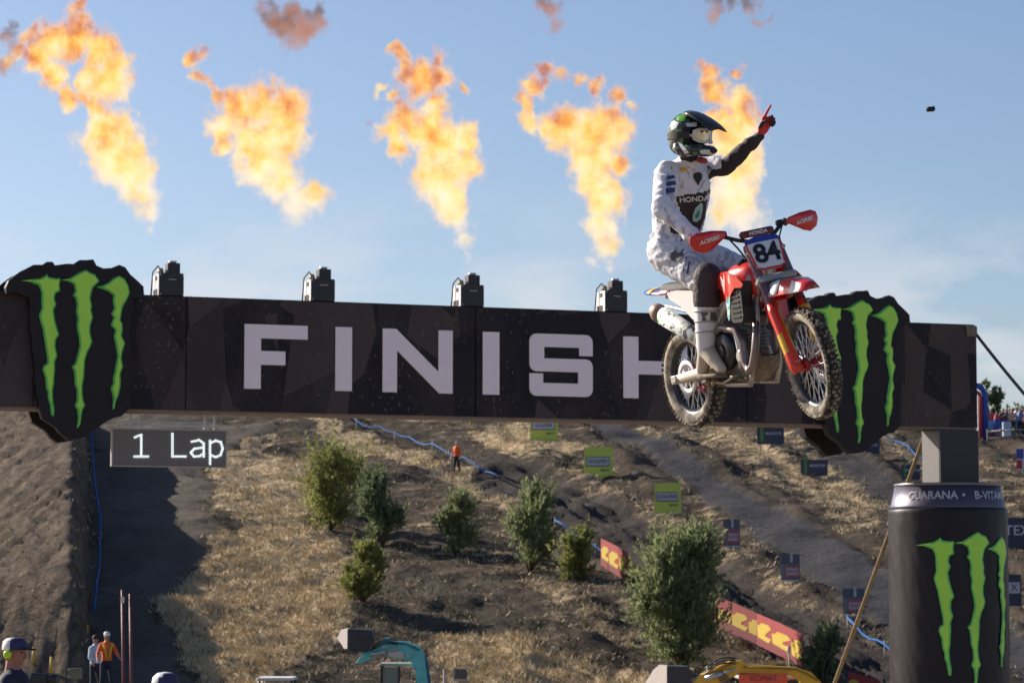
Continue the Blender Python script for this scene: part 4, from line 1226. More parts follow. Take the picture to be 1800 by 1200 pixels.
# number plate
PM = ST @ Matrix.Translation((1.165, -.012, .742)) @ Matrix.Rotation(rad(-22), 4, 'Y') @ Matrix.Scale(.90, 4)
bm = bmesh.new()
pl = [(-.115, -.10), (-.07, -.135), (.07, -.135), (.115, -.10), (.135, .06), (.13, .115), (.06, .13), (-.06, .13), (-.13, .115), (-.135, .06)]
def curve_x(y): return -.9 * y * y
def plate(bm, poly, off, mi, grid=.02):
    vs_ = [bm.verts.new((0, p[0], p[1])) for p in poly]; f = bm.faces.new(vs_)
    g = bmesh.ops.triangulate(bm, faces=[f]); fs = g['faces']
    es = list({e for q_ in fs for e in q_.edges})
    r = bmesh.ops.subdivide_edges(bm, edges=es, cuts=4, use_grid_fill=True)
def plate_part(name, poly, off, m_, parent):
    bmp = bmesh.new(); plate(bmp, poly, 0, 0); bmesh.ops.triangulate(bmp, faces=bmp.faces[:])
    for v in bmp.verts: v.co.x = curve_x(v.co.y) + off
    r_ = bmesh.ops.extrude_face_region(bmp, geom=bmp.faces[:])
    for v in [g for g in r_['geom'] if isinstance(g, bmesh.types.BMVert)]: v.co.x -= .006
    bmesh.ops.recalc_face_normals(bmp, faces=bmp.faces[:])
    bmesh.ops.transform(bmp, matrix=PM, verts=bmp.verts)
    return obj(name, bmp, m_, parent)
plate_o = plate_part('number_plate', pl, 0, WHITE, bike)
plate_part('print', [(-.134, .085), (.134, .085), (.13, .115), (.06, .13), (-.06, .13), (-.13, .115)], .003, BLUE, plate_o)
plate_part('print', [(-.115, -.10), (-.07, -.135), (.07, -.135), (.115, -.10), (.062, -.118), (-.062, -.118)], .003, RED, plate_o)
for s_ in (-1, 1): plate_part('print', [(s_ * .116, -.098), (s_ * .1345, .06), (s_ * .133, .085), (s_ * .122, .085), (s_ * .121, .05), (s_ * .102, -.095)][::s_], .003, RED, plate_o)
me = text_mesh('84', .20, bold=.006)
for v in me.vertices:
    y, z = v.co.x, v.co.y - .012
    v.co = PM @ Vector((curve_x(y) + .005, y, z))
obj('number', me, mat('black number', (.01, .01, .012), .4), plate_o)
# handlebar
BZ = .905
def bar(y, z): return Vector((.995 - .10 * max(0, abs(y) - .15), y, z))
bm = bmesh.new()
tube(bm, [(.92, -.40, BZ), (.945, -.22, BZ - .004), (1.01, -.13, BZ - .055), (1.03, -.07, BZ - .075), (1.03, .07, BZ - .075), (1.01, .13, BZ - .055), (.945, .22, BZ - .004), (.92, .40, BZ)], .0135, 10)
part('handlebar', bm, BLACK, steer=True)
bm = bmesh.new(); box(bm, (1.03, 0, BZ - .030), (.055, .235, .048), bev=.015); bp = part('bar_pad', bm, mat('dark red pad', (.14, .02, .035), .6, var=.7, scale=26), steer=True)
me = text_mesh('HONDA', .034, bold=.001); me.transform(ST @ frame((1.0605, 0, BZ - .030), xdir=(0, 1, 0), zdir=(1, 0, 0))); obj('pad_lettering', me, WHITE, bp)
for sy in (-1, 1):
    bm = bmesh.new(); tube(bm, [(.925, sy * .26, BZ), (.92, sy * .40, BZ)], [.018, .017], 12); tube(bm, [(.927, sy * .245, BZ), (.927, sy * .258, BZ)], .026, 12); part('grip', bm, BLACK, steer=True)
    bm = bmesh.new(); box(bm, (.955, sy * .20, BZ), (.05, .045, .045), bev=.01); tube(bm, [(.975, sy * .19, BZ), (.995, sy * .24, BZ - .005), (.985, sy * .36, BZ - .01)], [.008, .006, .006], 6); part('control_lever', bm, BLACK, steer=True)
    # hand guard shell
    bm = bmesh.new()
    gp = [(.205, -.005), (.23, .025), (.31, .040), (.40, .044), (.445, .026), (.453, -.018), (.43, -.066), (.375, -.092), (.32, -.075), (.26, -.040)]
    vs_ = [bm.verts.new((0, sy * p[0], p[1])) for p in gp]; f = bm.faces.new(vs_); bmesh.ops.triangulate(bm, faces=[f])
    bmesh.ops.subdivide_edges(bm, edges=bm.edges[:], cuts=3, use_grid_fill=True); bmesh.ops.triangulate(bm, faces=bm.faces[:])
    for v in bm.verts:
        y = abs(v.co.y); v.co.x = 1.055 - 1.9 * (y - .28) ** 2 - 2.2 * (v.co.z) ** 2; v.co.z += BZ - .0
    r_ = bmesh.ops.extrude_face_region(bm, geom=bm.faces[:])
    for v in [g for g in r_['geom'] if isinstance(g, bmesh.types.BMVert)]: v.co.x -= .006
    bmesh.ops.recalc_face_normals(bm, faces=bm.faces[:])
    hg = part('hand_guard', bm, RED, True, steer=True)
    bm = bmesh.new(); tube(bm, [(.96, sy * .20, BZ), (1.02, sy * .22, BZ)], .009, 6); part('guard_mount', bm, BLACK, steer=True, parent=hg)
    me = text_mesh('ACERBIS', .034, shear=.3, bold=.0008)
    for v in me.vertices:
        y = .335 + sy * v.co.x * 1.0; z = v.co.y - .018 + (.12 * (v.co.x)) * 1
        v.co = ST @ Vector((1.060 - 1.9 * (y - .28) ** 2 - 2.2 * z ** 2, sy * y, z + BZ))
    obj('guard_lettering', me, WHITE, hg)
bm = bmesh.new(); tube(bm, [(1.0, -.20, BZ - .01), (1.06, -.16, .80), (1.13, -.08, .60), (1.20, -.06, .35)], .006, 6); tube(bm, [(1.0, .20, BZ - .01), (1.10, .12, .82), (1.14, .10, .55), (1.38, .09, .1)], .006, 6)
part('cable', bm, BLACK, steer=True)

# ------------------------------------------------------------ rider
def localize(root):
    inv = root.matrix_world.inverted()
    done = set()
    def rec(o):
        for c in [x for x in bpy.data.objects if x.parent == o]:
            if c.type == 'MESH' and c.data.name not in done:
                c.data.transform(inv); done.add(c.data.name)
            rec(c)
    rec(root)
hipc = P(1180, 438, 19.0)
rider = empty('person', Matrix.Translation(hipc), label='rider in white gear and black helmet pointing skyward with his left arm', cat='rider')
JER = mat('white jersey cloth', (0.72, 0.71, 0.75), .75, var=.1, scale=5, dust=.30, dcol=(.36, .38, .50), dscale=16, bump=.55, bscale=9, sheen=.2)
PAN = mat('pale grey riding trousers', (0.62, 0.62, 0.68), .7, var=.15, scale=7, bump=.6, bscale=10, dust=.28, dcol=(.28, .28, .34), dscale=14)
DARK = mat('dark sleeve cloth', (0.035, 0.022, 0.026), .75, var=.25, bump=.4, bscale=12)
KNEE = mat('dark knee cloth', (0.045, 0.032, 0.042), .7, var=.25, bump=.4)
def camo(m, cols, sc, th):
    n = m.node_tree; N = n.nodes.new; K = n.links.new; b = n.nodes['Principled BSDF']; src = b.inputs['Base Color'].links[0].from_socket
    t = N('ShaderNodeTexCoord'); mp_ = N('ShaderNodeMapping'); mp_.inputs['Scale'].default_value = (1.5, 1.5, .8); K(t.outputs['Object'], mp_.inputs[0])
    for i, (c, h_) in enumerate(zip(cols, th)):
        q = N('ShaderNodeTexNoise'); q.inputs['Scale'].default_value = sc * (1 + .4 * i); q.inputs['Detail'].default_value = 3; q.inputs['Distortion'].default_value = 1.2; q.noise_dimensions = '4D'; q.inputs['W'].default_value = i * 3.1
        K(mp_.outputs[0], q.inputs['Vector']); r = N('ShaderNodeMapRange'); r.inputs['From Min'].default_value = h_; r.inputs['From Max'].default_value = h_ + .015; K(q.outputs['Fac'], r.inputs[0])
        x = N('ShaderNodeMix'); x.data_type = 'RGBA'; x.inputs[7].default_value = (*c, 1); K(r.outputs[0], x.inputs[0]); K(src, x.inputs[6]); src = x.outputs[2]
    K(src, b.inputs['Base Color'])
camo(JER, [(.42, .43, .50), (.22, .23, .30)], 7, (.56, .66)); camo(PAN, [(.38, .38, .44), (.16, .16, .19)], 8, (.55, .64))
pel = P(1182, 436, 19.0); bel = P(1196, 392, 18.96); che = P(1203, 325, 18.85); nec = P(1208, 290, 18.76)
_gm = BM @ ST; _gx, _gy, _gz = [(_gm.to_3x3() @ Vector(v)).normalized() for v in ((1, 0, 0), (0, 1, 0), (0, 0, 1))]
_gc = _gm @ Vector((.922, -.33, .905)); _pd = (_gx * .85 + _gz * .25).normalized()
shR = P(1174, 306, 18.72); shL = P(1238, 291, 18.97)
elR = P(1164, 366, 18.50); wrR = _gc - _pd * .095 + _gz * .030; print('wrist', proj(wrR), (elR - wrR).length, (shR - elR).length)
elL = P(1278, 291, 18.80); wrL = P(1335, 238, 18.70)
hiR = P(1172, 445, 18.93); knR = P(1243, 500, 18.60); anR = P(1241, 612, 18.62)
hiL = P(1202, 440, 19.08); knL = P(1312, 478, 18.82); anL = P(1330, 590, 18.95)
back = Vector((-.3, .9, 0))
caps = [(pel, bel, .168, .155, 1, (CF, .85)), (bel, che, .158, .175, 0, (CF, .75)), (P(1180, 405, 19.02), P(1185, 345, 18.98), .125, .135, 0), (che, nec, .165, .085, 0, (CF, .8)), (nec, P(1212, 262, 18.70), .062, .06, 2),
        (che, shR, .12, .088, 0), (che, shL, .12, .085, 0),
        (shR, elR, .088, .066, 0), (elR, wrR, .064, .043, 0), (shL, shL.lerp(elL, .85), .082, .064, 0), (shL.lerp(elL, .9), elL, .060, .054, 2), (elL, elL.lerp(wrL, .3), .055, .054, 2), (elL.lerp(wrL, .3), wrL, .054, .034, 2),
        (pel, hiR, .15, .125, 1), (hiR, hiR.lerp(knR, .72), .125, .098, 1), (hiR.lerp(knR, .72), knR, .092, .082, 1), (knR, knR.lerp(anR, .25), .080, .074, 3), (knR.lerp(anR, .25), anR, .06, .045, 3),
        (pel, hiL, .15, .125, 1), (hiL, hiL.lerp(knL, .8), .125, .092, 1), (hiL.lerp(knL, .8), knL, .09, .08, 1), (knL, knL.lerp(anL, .25), .078, .07, 3), (knL.lerp(anL, .25), anL, .06, .045, 3)]
torso = body('body', caps, [JER, PAN, DARK, KNEE], .0125, rider, 3)
for v in torso.data.vertices:
    q = v.co
    a_ = noise.fractal(q * 5.5, .8, 2.1, 3); w_ = 1 - abs(noise.noise(Vector((q.x * 9 + q.z * 5, q.y * 9, q.z * 19)))) * 2.2
    v.co = q + v.normal * (.012 * a_ + .010 * max(-.3, w_))
# the dark belly panel, waist band, cuff of the left sleeve
PANEL = [(1190, 346), (1244, 336), (1243, 352), (1240, 380), (1232, 402), (1228, 412), (1205, 398), (1196, 372), (1189, 352)]
BELT = [(1178, 388), (1196, 390), (1214, 398), (1216, 412), (1178, 410)]
for f in torso.data.polygons:
    c = f.center; px, py, d = proj(c)
    front = f.normal.dot(CF) < .15
    if front and f.material_index in (0, 1) and (inpoly(px, py, PANEL) or inpoly(px, py, BELT)) and d > 18.45:
        f.material_index = 2
    # downward faces of the left sleeve take the dark sleeve cloth
    if f.material_index == 0 and px > 1244 and f.normal.z < -.35: f.material_index = 2
bvh = BVHTree.FromPolygons([v.co.copy() for v in torso.data.vertices], [tuple(p.vertices) for p in torso.data.polygons])
def decal(name, me, m, tree, parent, off=.005, **k):
    """me in picture units: glue it on the surface behind"""
    bad = []
    for v in me.vertices:
        d = rayd(v.co.x, v.co.y).normalized()
        h = tree.ray_cast(CO, d)
        if h[0] is None: bad.append(v.index); v.co = (1e3, 0, 0)
        else: v.co = h[0] + h[1] * (off if h[1].dot(d) < 0 else -off)
    if bad:
        bm_ = bmesh.new(); bm_.from_mesh(me); bm_.verts.ensure_lookup_table()
        bmesh.ops.delete(bm_, geom=[bm_.verts[i] for i in bad], context='VERTS'); bm_.to_mesh(me); bm_.free()
    if len(me.polygons) == 0: return None
    return obj(name, me, m, parent, **k)
def px_text(txt, cx, cy, size, ang=0, bold=0, shear=0, squash=1):
    me = text_mesh(txt, size, bold=bold, shear=shear, squash=squash)
    a_ = rad(ang)
    for v in me.vertices:
        x, y = v.co.x, -v.co.y
        v.co = (cx + x * math.cos(a_) - y * math.sin(a_), cy + x * math.sin(a_) + y * math.cos(a_), 0)
    return me
def px_poly(polys, cuts=2):
    bm_ = bmesh.new()
    for poly in polys:
        f = bm_.faces.new([bm_.verts.new((p[0], p[1], 0)) for p in poly]); bmesh.ops.triangulate(bm_, faces=[f])
    if cuts: bmesh.ops.subdivide_edges(bm_, edges=bm_.edges[:], cuts=cuts, use_grid_fill=True)
    bmesh.ops.triangulate(bm_, faces=bm_.faces[:])
    me = bpy.data.meshes.new('decal'); bm_.to_mesh(me); bm_.free(); return me
INK = mat('black ink', (.015, .015, .02), .6)
decal('chest_emblem', px_poly([[(1218, 305), (1223, 303), (1224, 308), (1228, 308), (1229, 303), (1233, 306), (1233, 314), (1229, 322), (1227, 327), (1224, 321), (1219, 314)]]), INK, bvh, torso)
decal('chest_lettering', px_text('HONDA', 1220, 350, 13, -4, .3, 0, 1.05), WHITE, bvh, torso)
decal('belly_emblem', px_poly([[(1231, 356), (1235, 359), (1234, 370), (1231, 384), (1224, 390), (1217, 388), (1217, 378), (1222, 365)]]), mat('pale mint print', (.38, .55, .50), .6), bvh, torso, .006)
decal('belly_emblem_mark', px_poly([[(1226, 370), (1229, 368), (1228, 378), (1223, 384), (1221, 380)]]), mat('teal print', (.03, .25, .24), .6), bvh, torso, .009)
decal('orange_patch', px_poly([[(1196, 294), (1209, 295), (1206, 301), (1194, 302)]]), YEL, bvh, torso)
decal('sleeve_stripes', px_poly([[(1172, 311), (1183, 308), (1187, 313), (1173, 317)], [(1171, 321), (1186, 318), (1188, 325), (1171, 328)], [(1170, 332), (1186, 330), (1185, 338), (1171, 341)]]), mat('navy print', (.03, .05, .16), .6), bvh, torso)
decal('thigh_emblem', px_poly([[(1180, 445), (1188, 439), (1192, 446), (1200, 442), (1203, 452), (1196, 456), (1197, 463), (1188, 460), (1180, 456)]]), mat('grey print', (.08, .08, .09), .6), bvh, torso)
decal('trouser_lines', px_poly([[(1205, 452), (1208, 452), (1203, 478), (1200, 477)], [(1211, 458), (1214, 459), (1210, 482), (1207, 481)]]), MATS['navy print'], bvh, torso)

# helmet
HY = math.degrees(math.atan2(-.70, .72))
HM = Matrix.Translation(P(1213, 240, 18.62)) @ eul(HY, 4, 3)
def helmet_mat():
    m = mat('printed helmet shell', (.02, .02, .02), .25, coat=.5)
    n = m.node_tree; N = n.nodes.new; K = n.links.new; b = n.nodes['Principled BSDF']
    t = N('ShaderNodeTexCoord'); q = N('ShaderNodeTexNoise'); q.inputs['Scale'].default_value = 9; q.inputs['Detail'].default_value = 2; q.inputs['Distortion'].default_value = 1.5
    K(t.outputs['Object'], q.inputs['Vector']); r = N('ShaderNodeValToRGB'); K(q.outputs['Fac'], r.inputs[0]); r.color_ramp.interpolation = 'CONSTANT'
    e = r.color_ramp.elements; e[0].color = (.02, .02, .022, 1); e[1].position = .56; e[1].color = (.10, .30, .04, 1)
    for p_, c_ in ((.60, (.02, .02, .02, 1)), (.64, (.45, .42, .36, 1)), (.67, (.03, .03, .03, 1)), (.40, (.02, .02, .022, 1)), (.33, (.14, .12, .06, 1))):
        x = e.new(p_); x.color = c_
    x = e.new(.365); x.color = (.02, .02, .022, 1)
    K(r.outputs[0], b.inputs['Base Color'])
    return m
helm = empty('helmet'); helm.parent = rider
bm = bmesh.new()
ellip(bm, (-.012, 0, .035), (.148, .122, .128), HM, 3); ellip(bm, (-.03, 0, -.03), (.125, .112, .11), HM, 3)
for sy in (-1, 1):
    capsule(bm, HM @ Vector((-.02, sy * .085, -.085)), HM @ Vector((.10, sy * .085, -.095)), .042, .036)
    capsule(bm, HM @ Vector((.10, sy * .080, -.090)), HM @ Vector((.175, sy * .018, -.098)), .036, .030)
me = remesh(bm, .008, 2)
IH = HM.inverted()
bm = bmesh.new(); bm.from_mesh(me)
# carve the eye port
for v in bm.verts:
    q_ = IH @ v.co
    if q_.x > .045 and -.058 < q_.z < .055 and abs(q_.y) < .105: v.co = HM @ Vector((.07 + (q_.x - .07) * .12 if q_.x > .07 else q_.x, q_.y * .96, q_.z))
for f in bm.faces:
    c = IH @ f.calc_center_median(); f.smooth = True
    f.material_index = 1 if (c.x > .03 and -.058 < c.z < .055 and abs(c.y) < .115) else (2 if c.z < -.100 and c.x > .150 else 0)
obj('shell', bm, [helmet_mat(), mat('helmet lining', (.015, .012, .012), .8), mat('white chin vent', (.66, .66, .70), .4)], helm)
bm = bmesh.new()
loft(bm, [[HM @ Vector(p) for p in ((x, -w, z - .018), (x, -w * .6, z), (x, 0, z + .010), (x, w * .6, z), (x, w, z - .018), (x, w * .5, z - .012), (x, 0, z - .002), (x, -w * .5, z - .012))] for x, z, w in ((.0, .162, .085), (.06, .150, .108), (.12, .122, .110), (.17, .095, .106), (.21, .068, .099), (.243, .038, .092))])
for f in bm.faces: f.material_index = 0
obj('visor', bm, mat('black visor', (.03, .024, .024), .35, var=.6, scale=30), helm, True)
bm = bmesh.new()
for z0_, x_, w_ in ((.058, .128, .10), (.066, .138, .085)): pass
def band(bm, z0_, z1_, rx, ry, a0, a1, off=0, k=14):
    va = [bm.verts.new(HM @ Vector((off + rx * math.cos(rad(a0 + (a1 - a0) * i / k)), ry * math.sin(rad(a0 + (a1 - a0) * i / k)), z0_))) for i in range(k + 1)]
    vb = [bm.verts.new(HM @ Vector((off + rx * math.cos(rad(a0 + (a1 - a0) * i / k)), ry * math.sin(rad(a0 + (a1 - a0) * i / k)), z1_))) for i in range(k + 1)]
    for i in range(k): f = bm.faces.new((va[i], va[i + 1], vb[i + 1], vb[i])); f.smooth = True
gog = empty('goggles'); gog.parent = helm
bm = bmesh.new(); band(bm, -.038, .032, .098, .095, -58, 58, .055); obj('lens', bm, mat('gold mirror lens', (.62, .50, .34), .12, .85), gog)
bm = bmesh.new()
tube(bm, [HM @ Vector((.055 + .10 * math.cos(rad(a_)), .098 * math.sin(rad(a_)), z_)) for a_, z_ in [(-62, -.02), (-60, .025), (-40, .038), (0, .042), (40, .038), (60, .025), (62, -.02), (40, -.042), (12, -.046), (0, -.036), (-12, -.046), (-40, -.042), (-62, -.02)]], .010, 6)
obj('goggle_frame', bm, mat('white goggle frame', (.62, .61, .64), .4), gog)
bm = bmesh.new(); band(bm, -.022, .022, .150, .126, 52, 170, -.012); band(bm, -.022, .022, .150, .126, -52, -170, -.012)
obj('strap', bm, mat('dark elastic strap', (.04, .03, .03), .8, var=.5, scale=40), gog)
bm = bmesh.new(); ellip(bm, (.205, 0, -.10), (.014, .035, .02), HM, 2); obj('mouth_vent', bm, INK, helm)
HT = BVHTree.FromPolygons([v.co.copy() for v in me.vertices], [tuple(p.vertices) for p in me.polygons])
def hd(name, polys, m_): decal(name, px_poly(polys), m_, HT, helm, .004)
GREENP = mat('bright green print', (.10, .42, .03), .4)
hd('green_patch', [[(1190, 206), (1199, 202), (1206, 203), (1204, 213), (1196, 214), (1189, 211)]], GREENP)
hd('pale_patch', [[(1180, 222), (1187, 214), (1194, 216), (1190, 225), (1181, 230)], [(1205, 217), (1225, 216), (1224, 223), (1208, 223)]], MATS['pale grey print'])
hd('side_stripe', [[(1190, 249), (1196, 251), (1212, 268), (1222, 279), (1218, 282), (1204, 270)], [(1181, 258), (1186, 262), (1204, 281), (1219, 288), (1215, 290), (1198, 283)]], WHITE)
hd('brow_stripe', [[(1194, 233), (1216, 236), (1232, 238), (1232, 241), (1214, 240), (1195, 238)]], MATS['pale grey print'])
bm = bmesh.new(); capsule(bm, P(1230, 281, 18.63), P(1239, 283, 18.68), .020, .018); obj('neck_collar', bm, mat('red collar', (.42, .03, .03), .7), rider, True)

# gloves and hands
GL_R = mat('red glove', (.62, .03, .03), .6, var=.2, scale=20, bump=.3)
GL_K = mat('black glove', (.02, .018, .02), .6, var=.3)
def hand(name, wrist, pd, wd, nd, curls, thumb, parent, flipt=1):
    """pd: wrist to knuckles, wd: index side to little side, nd: the way fingers curl"""
    pd, wd, nd = Vector(pd).normalized(), Vector(wd).normalized(), Vector(nd).normalized()
    caps_ = []
    kn = wrist + pd * .088
    caps_.append((wrist, wrist + pd * .03, .030, .030, 0, (nd, .75)))
    for k in range(4): caps_.append((wrist + pd * .02 + wd * (-.018 + .012 * k), kn + wd * (-.033 + .022 * k), .020, .0135, 0))
    ln_ = (.044, .048, .045, .034)
    for k in range(4):
        b = kn + wd * (-.033 + .022 * k) + pd * (.006 if k in (1, 2) else 0)
        a_ = 0; p = b
        for j, sg in enumerate((1, .62, .48)):
            a_ += rad(curls[k][j]); q_ = p + (pd * math.cos(a_) + nd * math.sin(a_) + wd * (-.02 + .012 * k)) * ln_[k] * sg
            caps_.append((p, q_, .0105 - .001 * j, .0098 - .001 * j, 0 if k == 0 or j == 0 else 1)); p = q_
    t0 = wrist + pd * .025 - wd * .026
    t1 = t0 + (pd * thumb[0] - wd * thumb[1] + nd * thumb[2]).normalized() * .042
    t2 = t1 + (pd * thumb[0] * 1.1 + nd * (thumb[2] + .6) + wd * .25).normalized() * .034
    caps_.append((t0, t1, .0155, .0125, 1)); caps_.append((t1, t2, .0125, .0100, 1))
    return body(name, caps_, [GL_R, GL_K], .0042, parent, 2)
gl = hand('glove', wrL + (CR * .30 + CU * .45).normalized() * .022, CR * .42 + CU * .86 - CF * .15, CR * .72 - CU * .35 + CF * .5, CR * .55 - CU * .12 - CF * .8, [(2, 4, 4), (62, 85, 60), (70, 88, 60), (76, 88, 60)], (.75, .5, .55), rider)
gm = BM @ ST
gc = gm @ Vector((.922, -.33, BZ))
gy = (gm.to_3x3() @ Vector((0, 1, 0))).normalized(); gx = (gm.to_3x3() @ Vector((1, 0, 0))).normalized(); gz = (gm.to_3x3() @ Vector((0, 0, 1))).normalized()
pdv = (gx * .85 + gz * .25).normalized(); 
hand('glove', gc - pdv * .085 + gz * .030, pdv, -gy, -gz - gx * .2, [(48, 80, 62), (52, 84, 62), (54, 84, 62), (56, 84, 60)], (.55, .55, .8), rider)
wr_new = gc - pdv * .085 + gz * .030

# boots
BOOT = mat('white riding boot', (.68, .65, .66), .45, var=.1, scale=6, dust=.16, dcol=(.42, .34, .26), dscale=9)
BSOLE = mat('dusty boot foot', (.50, .43, .34), .75, var=.25, scale=14, dust=.4, dcol=(.46, .38, .27), dscale=14)
def boot(kn, an, toe, heel, parent):
    top = kn.lerp(an, .30)
    caps_ = [(top, kn.lerp(an, .62), .084, .076, 0), (kn.lerp(an, .62), an, .076, .064, 0), (an, an.lerp(toe, .55) + Vector((0, 0, -.005)), .058, .050, 1), (an.lerp(toe, .55) + Vector((0, 0, -.005)), toe, .049, .036, 1), (an, heel, .055, .046, 1)]
    b = body('boot', caps_, [BOOT, BSOLE], .009, parent, 3)
    bm_ = bmesh.new()
    d_ = (toe - heel); d_.z *= 1; fr_ = frame(heel.lerp(toe, .5) + Vector((0, 0, -.045)), xdir=d_)
    loft(bm_, [[fr_ @ Vector((x, w * y, z)) for y, z in ((-1, -.012), (1, -.012), (1, .012), (-1, .012))] for x, w in ((-d_.length * .5 - .03, .03), (-d_.length * .3, .042), (0, .036), (d_.length * .35, .05), (d_.length * .5 + .02, .03))])
    obj('sole', bm_, mat('boot sole', (.16, .13, .10), .9, dust=.4), b)
    bm_ = bmesh.new(); ax_ = (an - kn).normalized()
    for t in (.42, .58, .74):
        c = kn.lerp(an, t); tube(bm_, [c + (CR * math.cos(a_) - CF * math.sin(a_)) * (.083 - .016 * (t - .3) / .5) for a_ in [rad(20 * i - 30) for i in range(12)]], .009, 6, cap=True)
    obj('buckle_strap', bm_, mat('grey buckle strap', (.40, .38, .40), .5), b)
    bm_ = bmesh.new(); tube(bm_, [kn.lerp(an, .28), kn.lerp(an, .31)], [.082, .082], 16); obj('boot_cuff', bm_, MATS['white goggle frame'], b)
    return b
hd3 = (BM.to_3x3() @ Vector((1, 0, 0))).normalized()
pegR = BM @ Vector((.53, -.19, .0)); pegL = BM @ Vector((.53, .19, .0))
def mk(kn, an, peg):
    toe = peg + hd3 * .155 + Vector((0, 0, .035)); heel = peg - hd3 * .085 + Vector((0, 0, .045))
    return toe, heel
toe, heel = mk(knR, anR, pegR)
bR = boot(knR, anR, toe, heel, rider)
toe, heel = mk(knL, anL, pegL)
boot(knL, anL, toe, heel, rider)
BT = BVHTree.FromPolygons([v.co.copy() for v in bR.data.vertices], [tuple(p.vertices) for p in bR.data.polygons])
decal('boot_print', px_poly([[(1232, 548), (1243, 546), (1245, 552), (1239, 556), (1243, 564), (1234, 565), (1235, 557)], [(1248, 548), (1258, 546), (1258, 552), (1250, 556), (1258, 561), (1256, 567), (1248, 564)]], 1), mat('dark boot print', (.10, .09, .10), .6), BT, bR)
bm = bmesh.new(); capsule(bm, knR + Vector((0, 0, .045)), knR.lerp(anR, .26), .100, .092); kb = obj('knee_guard', bm, KNEE, rider, True)
localize(rider)
# ------------------------------------------------------------ bushes on the hillside
def leaf_mat(name, c, c2):
    m = bpy.data.materials.new(name); m.use_nodes = True
    n = m.node_tree; N = n.nodes.new; K = n.links.new; n.nodes.clear()
    out = N('ShaderNodeOutputMaterial'); df = N('ShaderNodeBsdfPrincipled'); df.inputs['Roughness'].default_value = .65; df.inputs['Specular IOR Level'].default_value = .25
    tr = N('ShaderNodeBsdfTranslucent'); mxs = N('ShaderNodeMixShader'); mxs.inputs[0].default_value = .45
    t = N('ShaderNodeTexCoord'); q = N('ShaderNodeTexNoise'); q.inputs['Scale'].default_value = 1.7; q.inputs['Detail'].default_value = 4; K(t.outputs['Object'], q.inputs['Vector'])
    mr = N('ShaderNodeMapRange'); mr.inputs['From Min'].default_value = .35; mr.inputs['From Max'].default_value = .65; K(q.outputs['Fac'], mr.inputs[0])
    x = N('ShaderNodeMix'); x.data_type = 'RGBA'; x.inputs[6].default_value = (*c, 1); x.inputs[7].default_value = (*c2, 1); K(mr.outputs[0], x.inputs[0])
    K(x.outputs[2], df.inputs['Base Color']); K(x.outputs[2], tr.inputs['Color']); K(df.outputs[0], mxs.inputs[1]); K(tr.outputs[0], mxs.inputs[2]); K(mxs.outputs[0], out.inputs[0])
    return m
LEAF = {'grey': leaf_mat('grey green leaves', (.15, .18, .08), (.30, .33, .165)), 'yel': leaf_mat('yellow green leaves', (.16, .175, .055), (.31, .32, .11)), 'dark': leaf_mat('deep green leaves', (.095, .125, .065), (.20, .24, .125))}
BARK = mat('brown bark', (.09, .065, .045), .9)
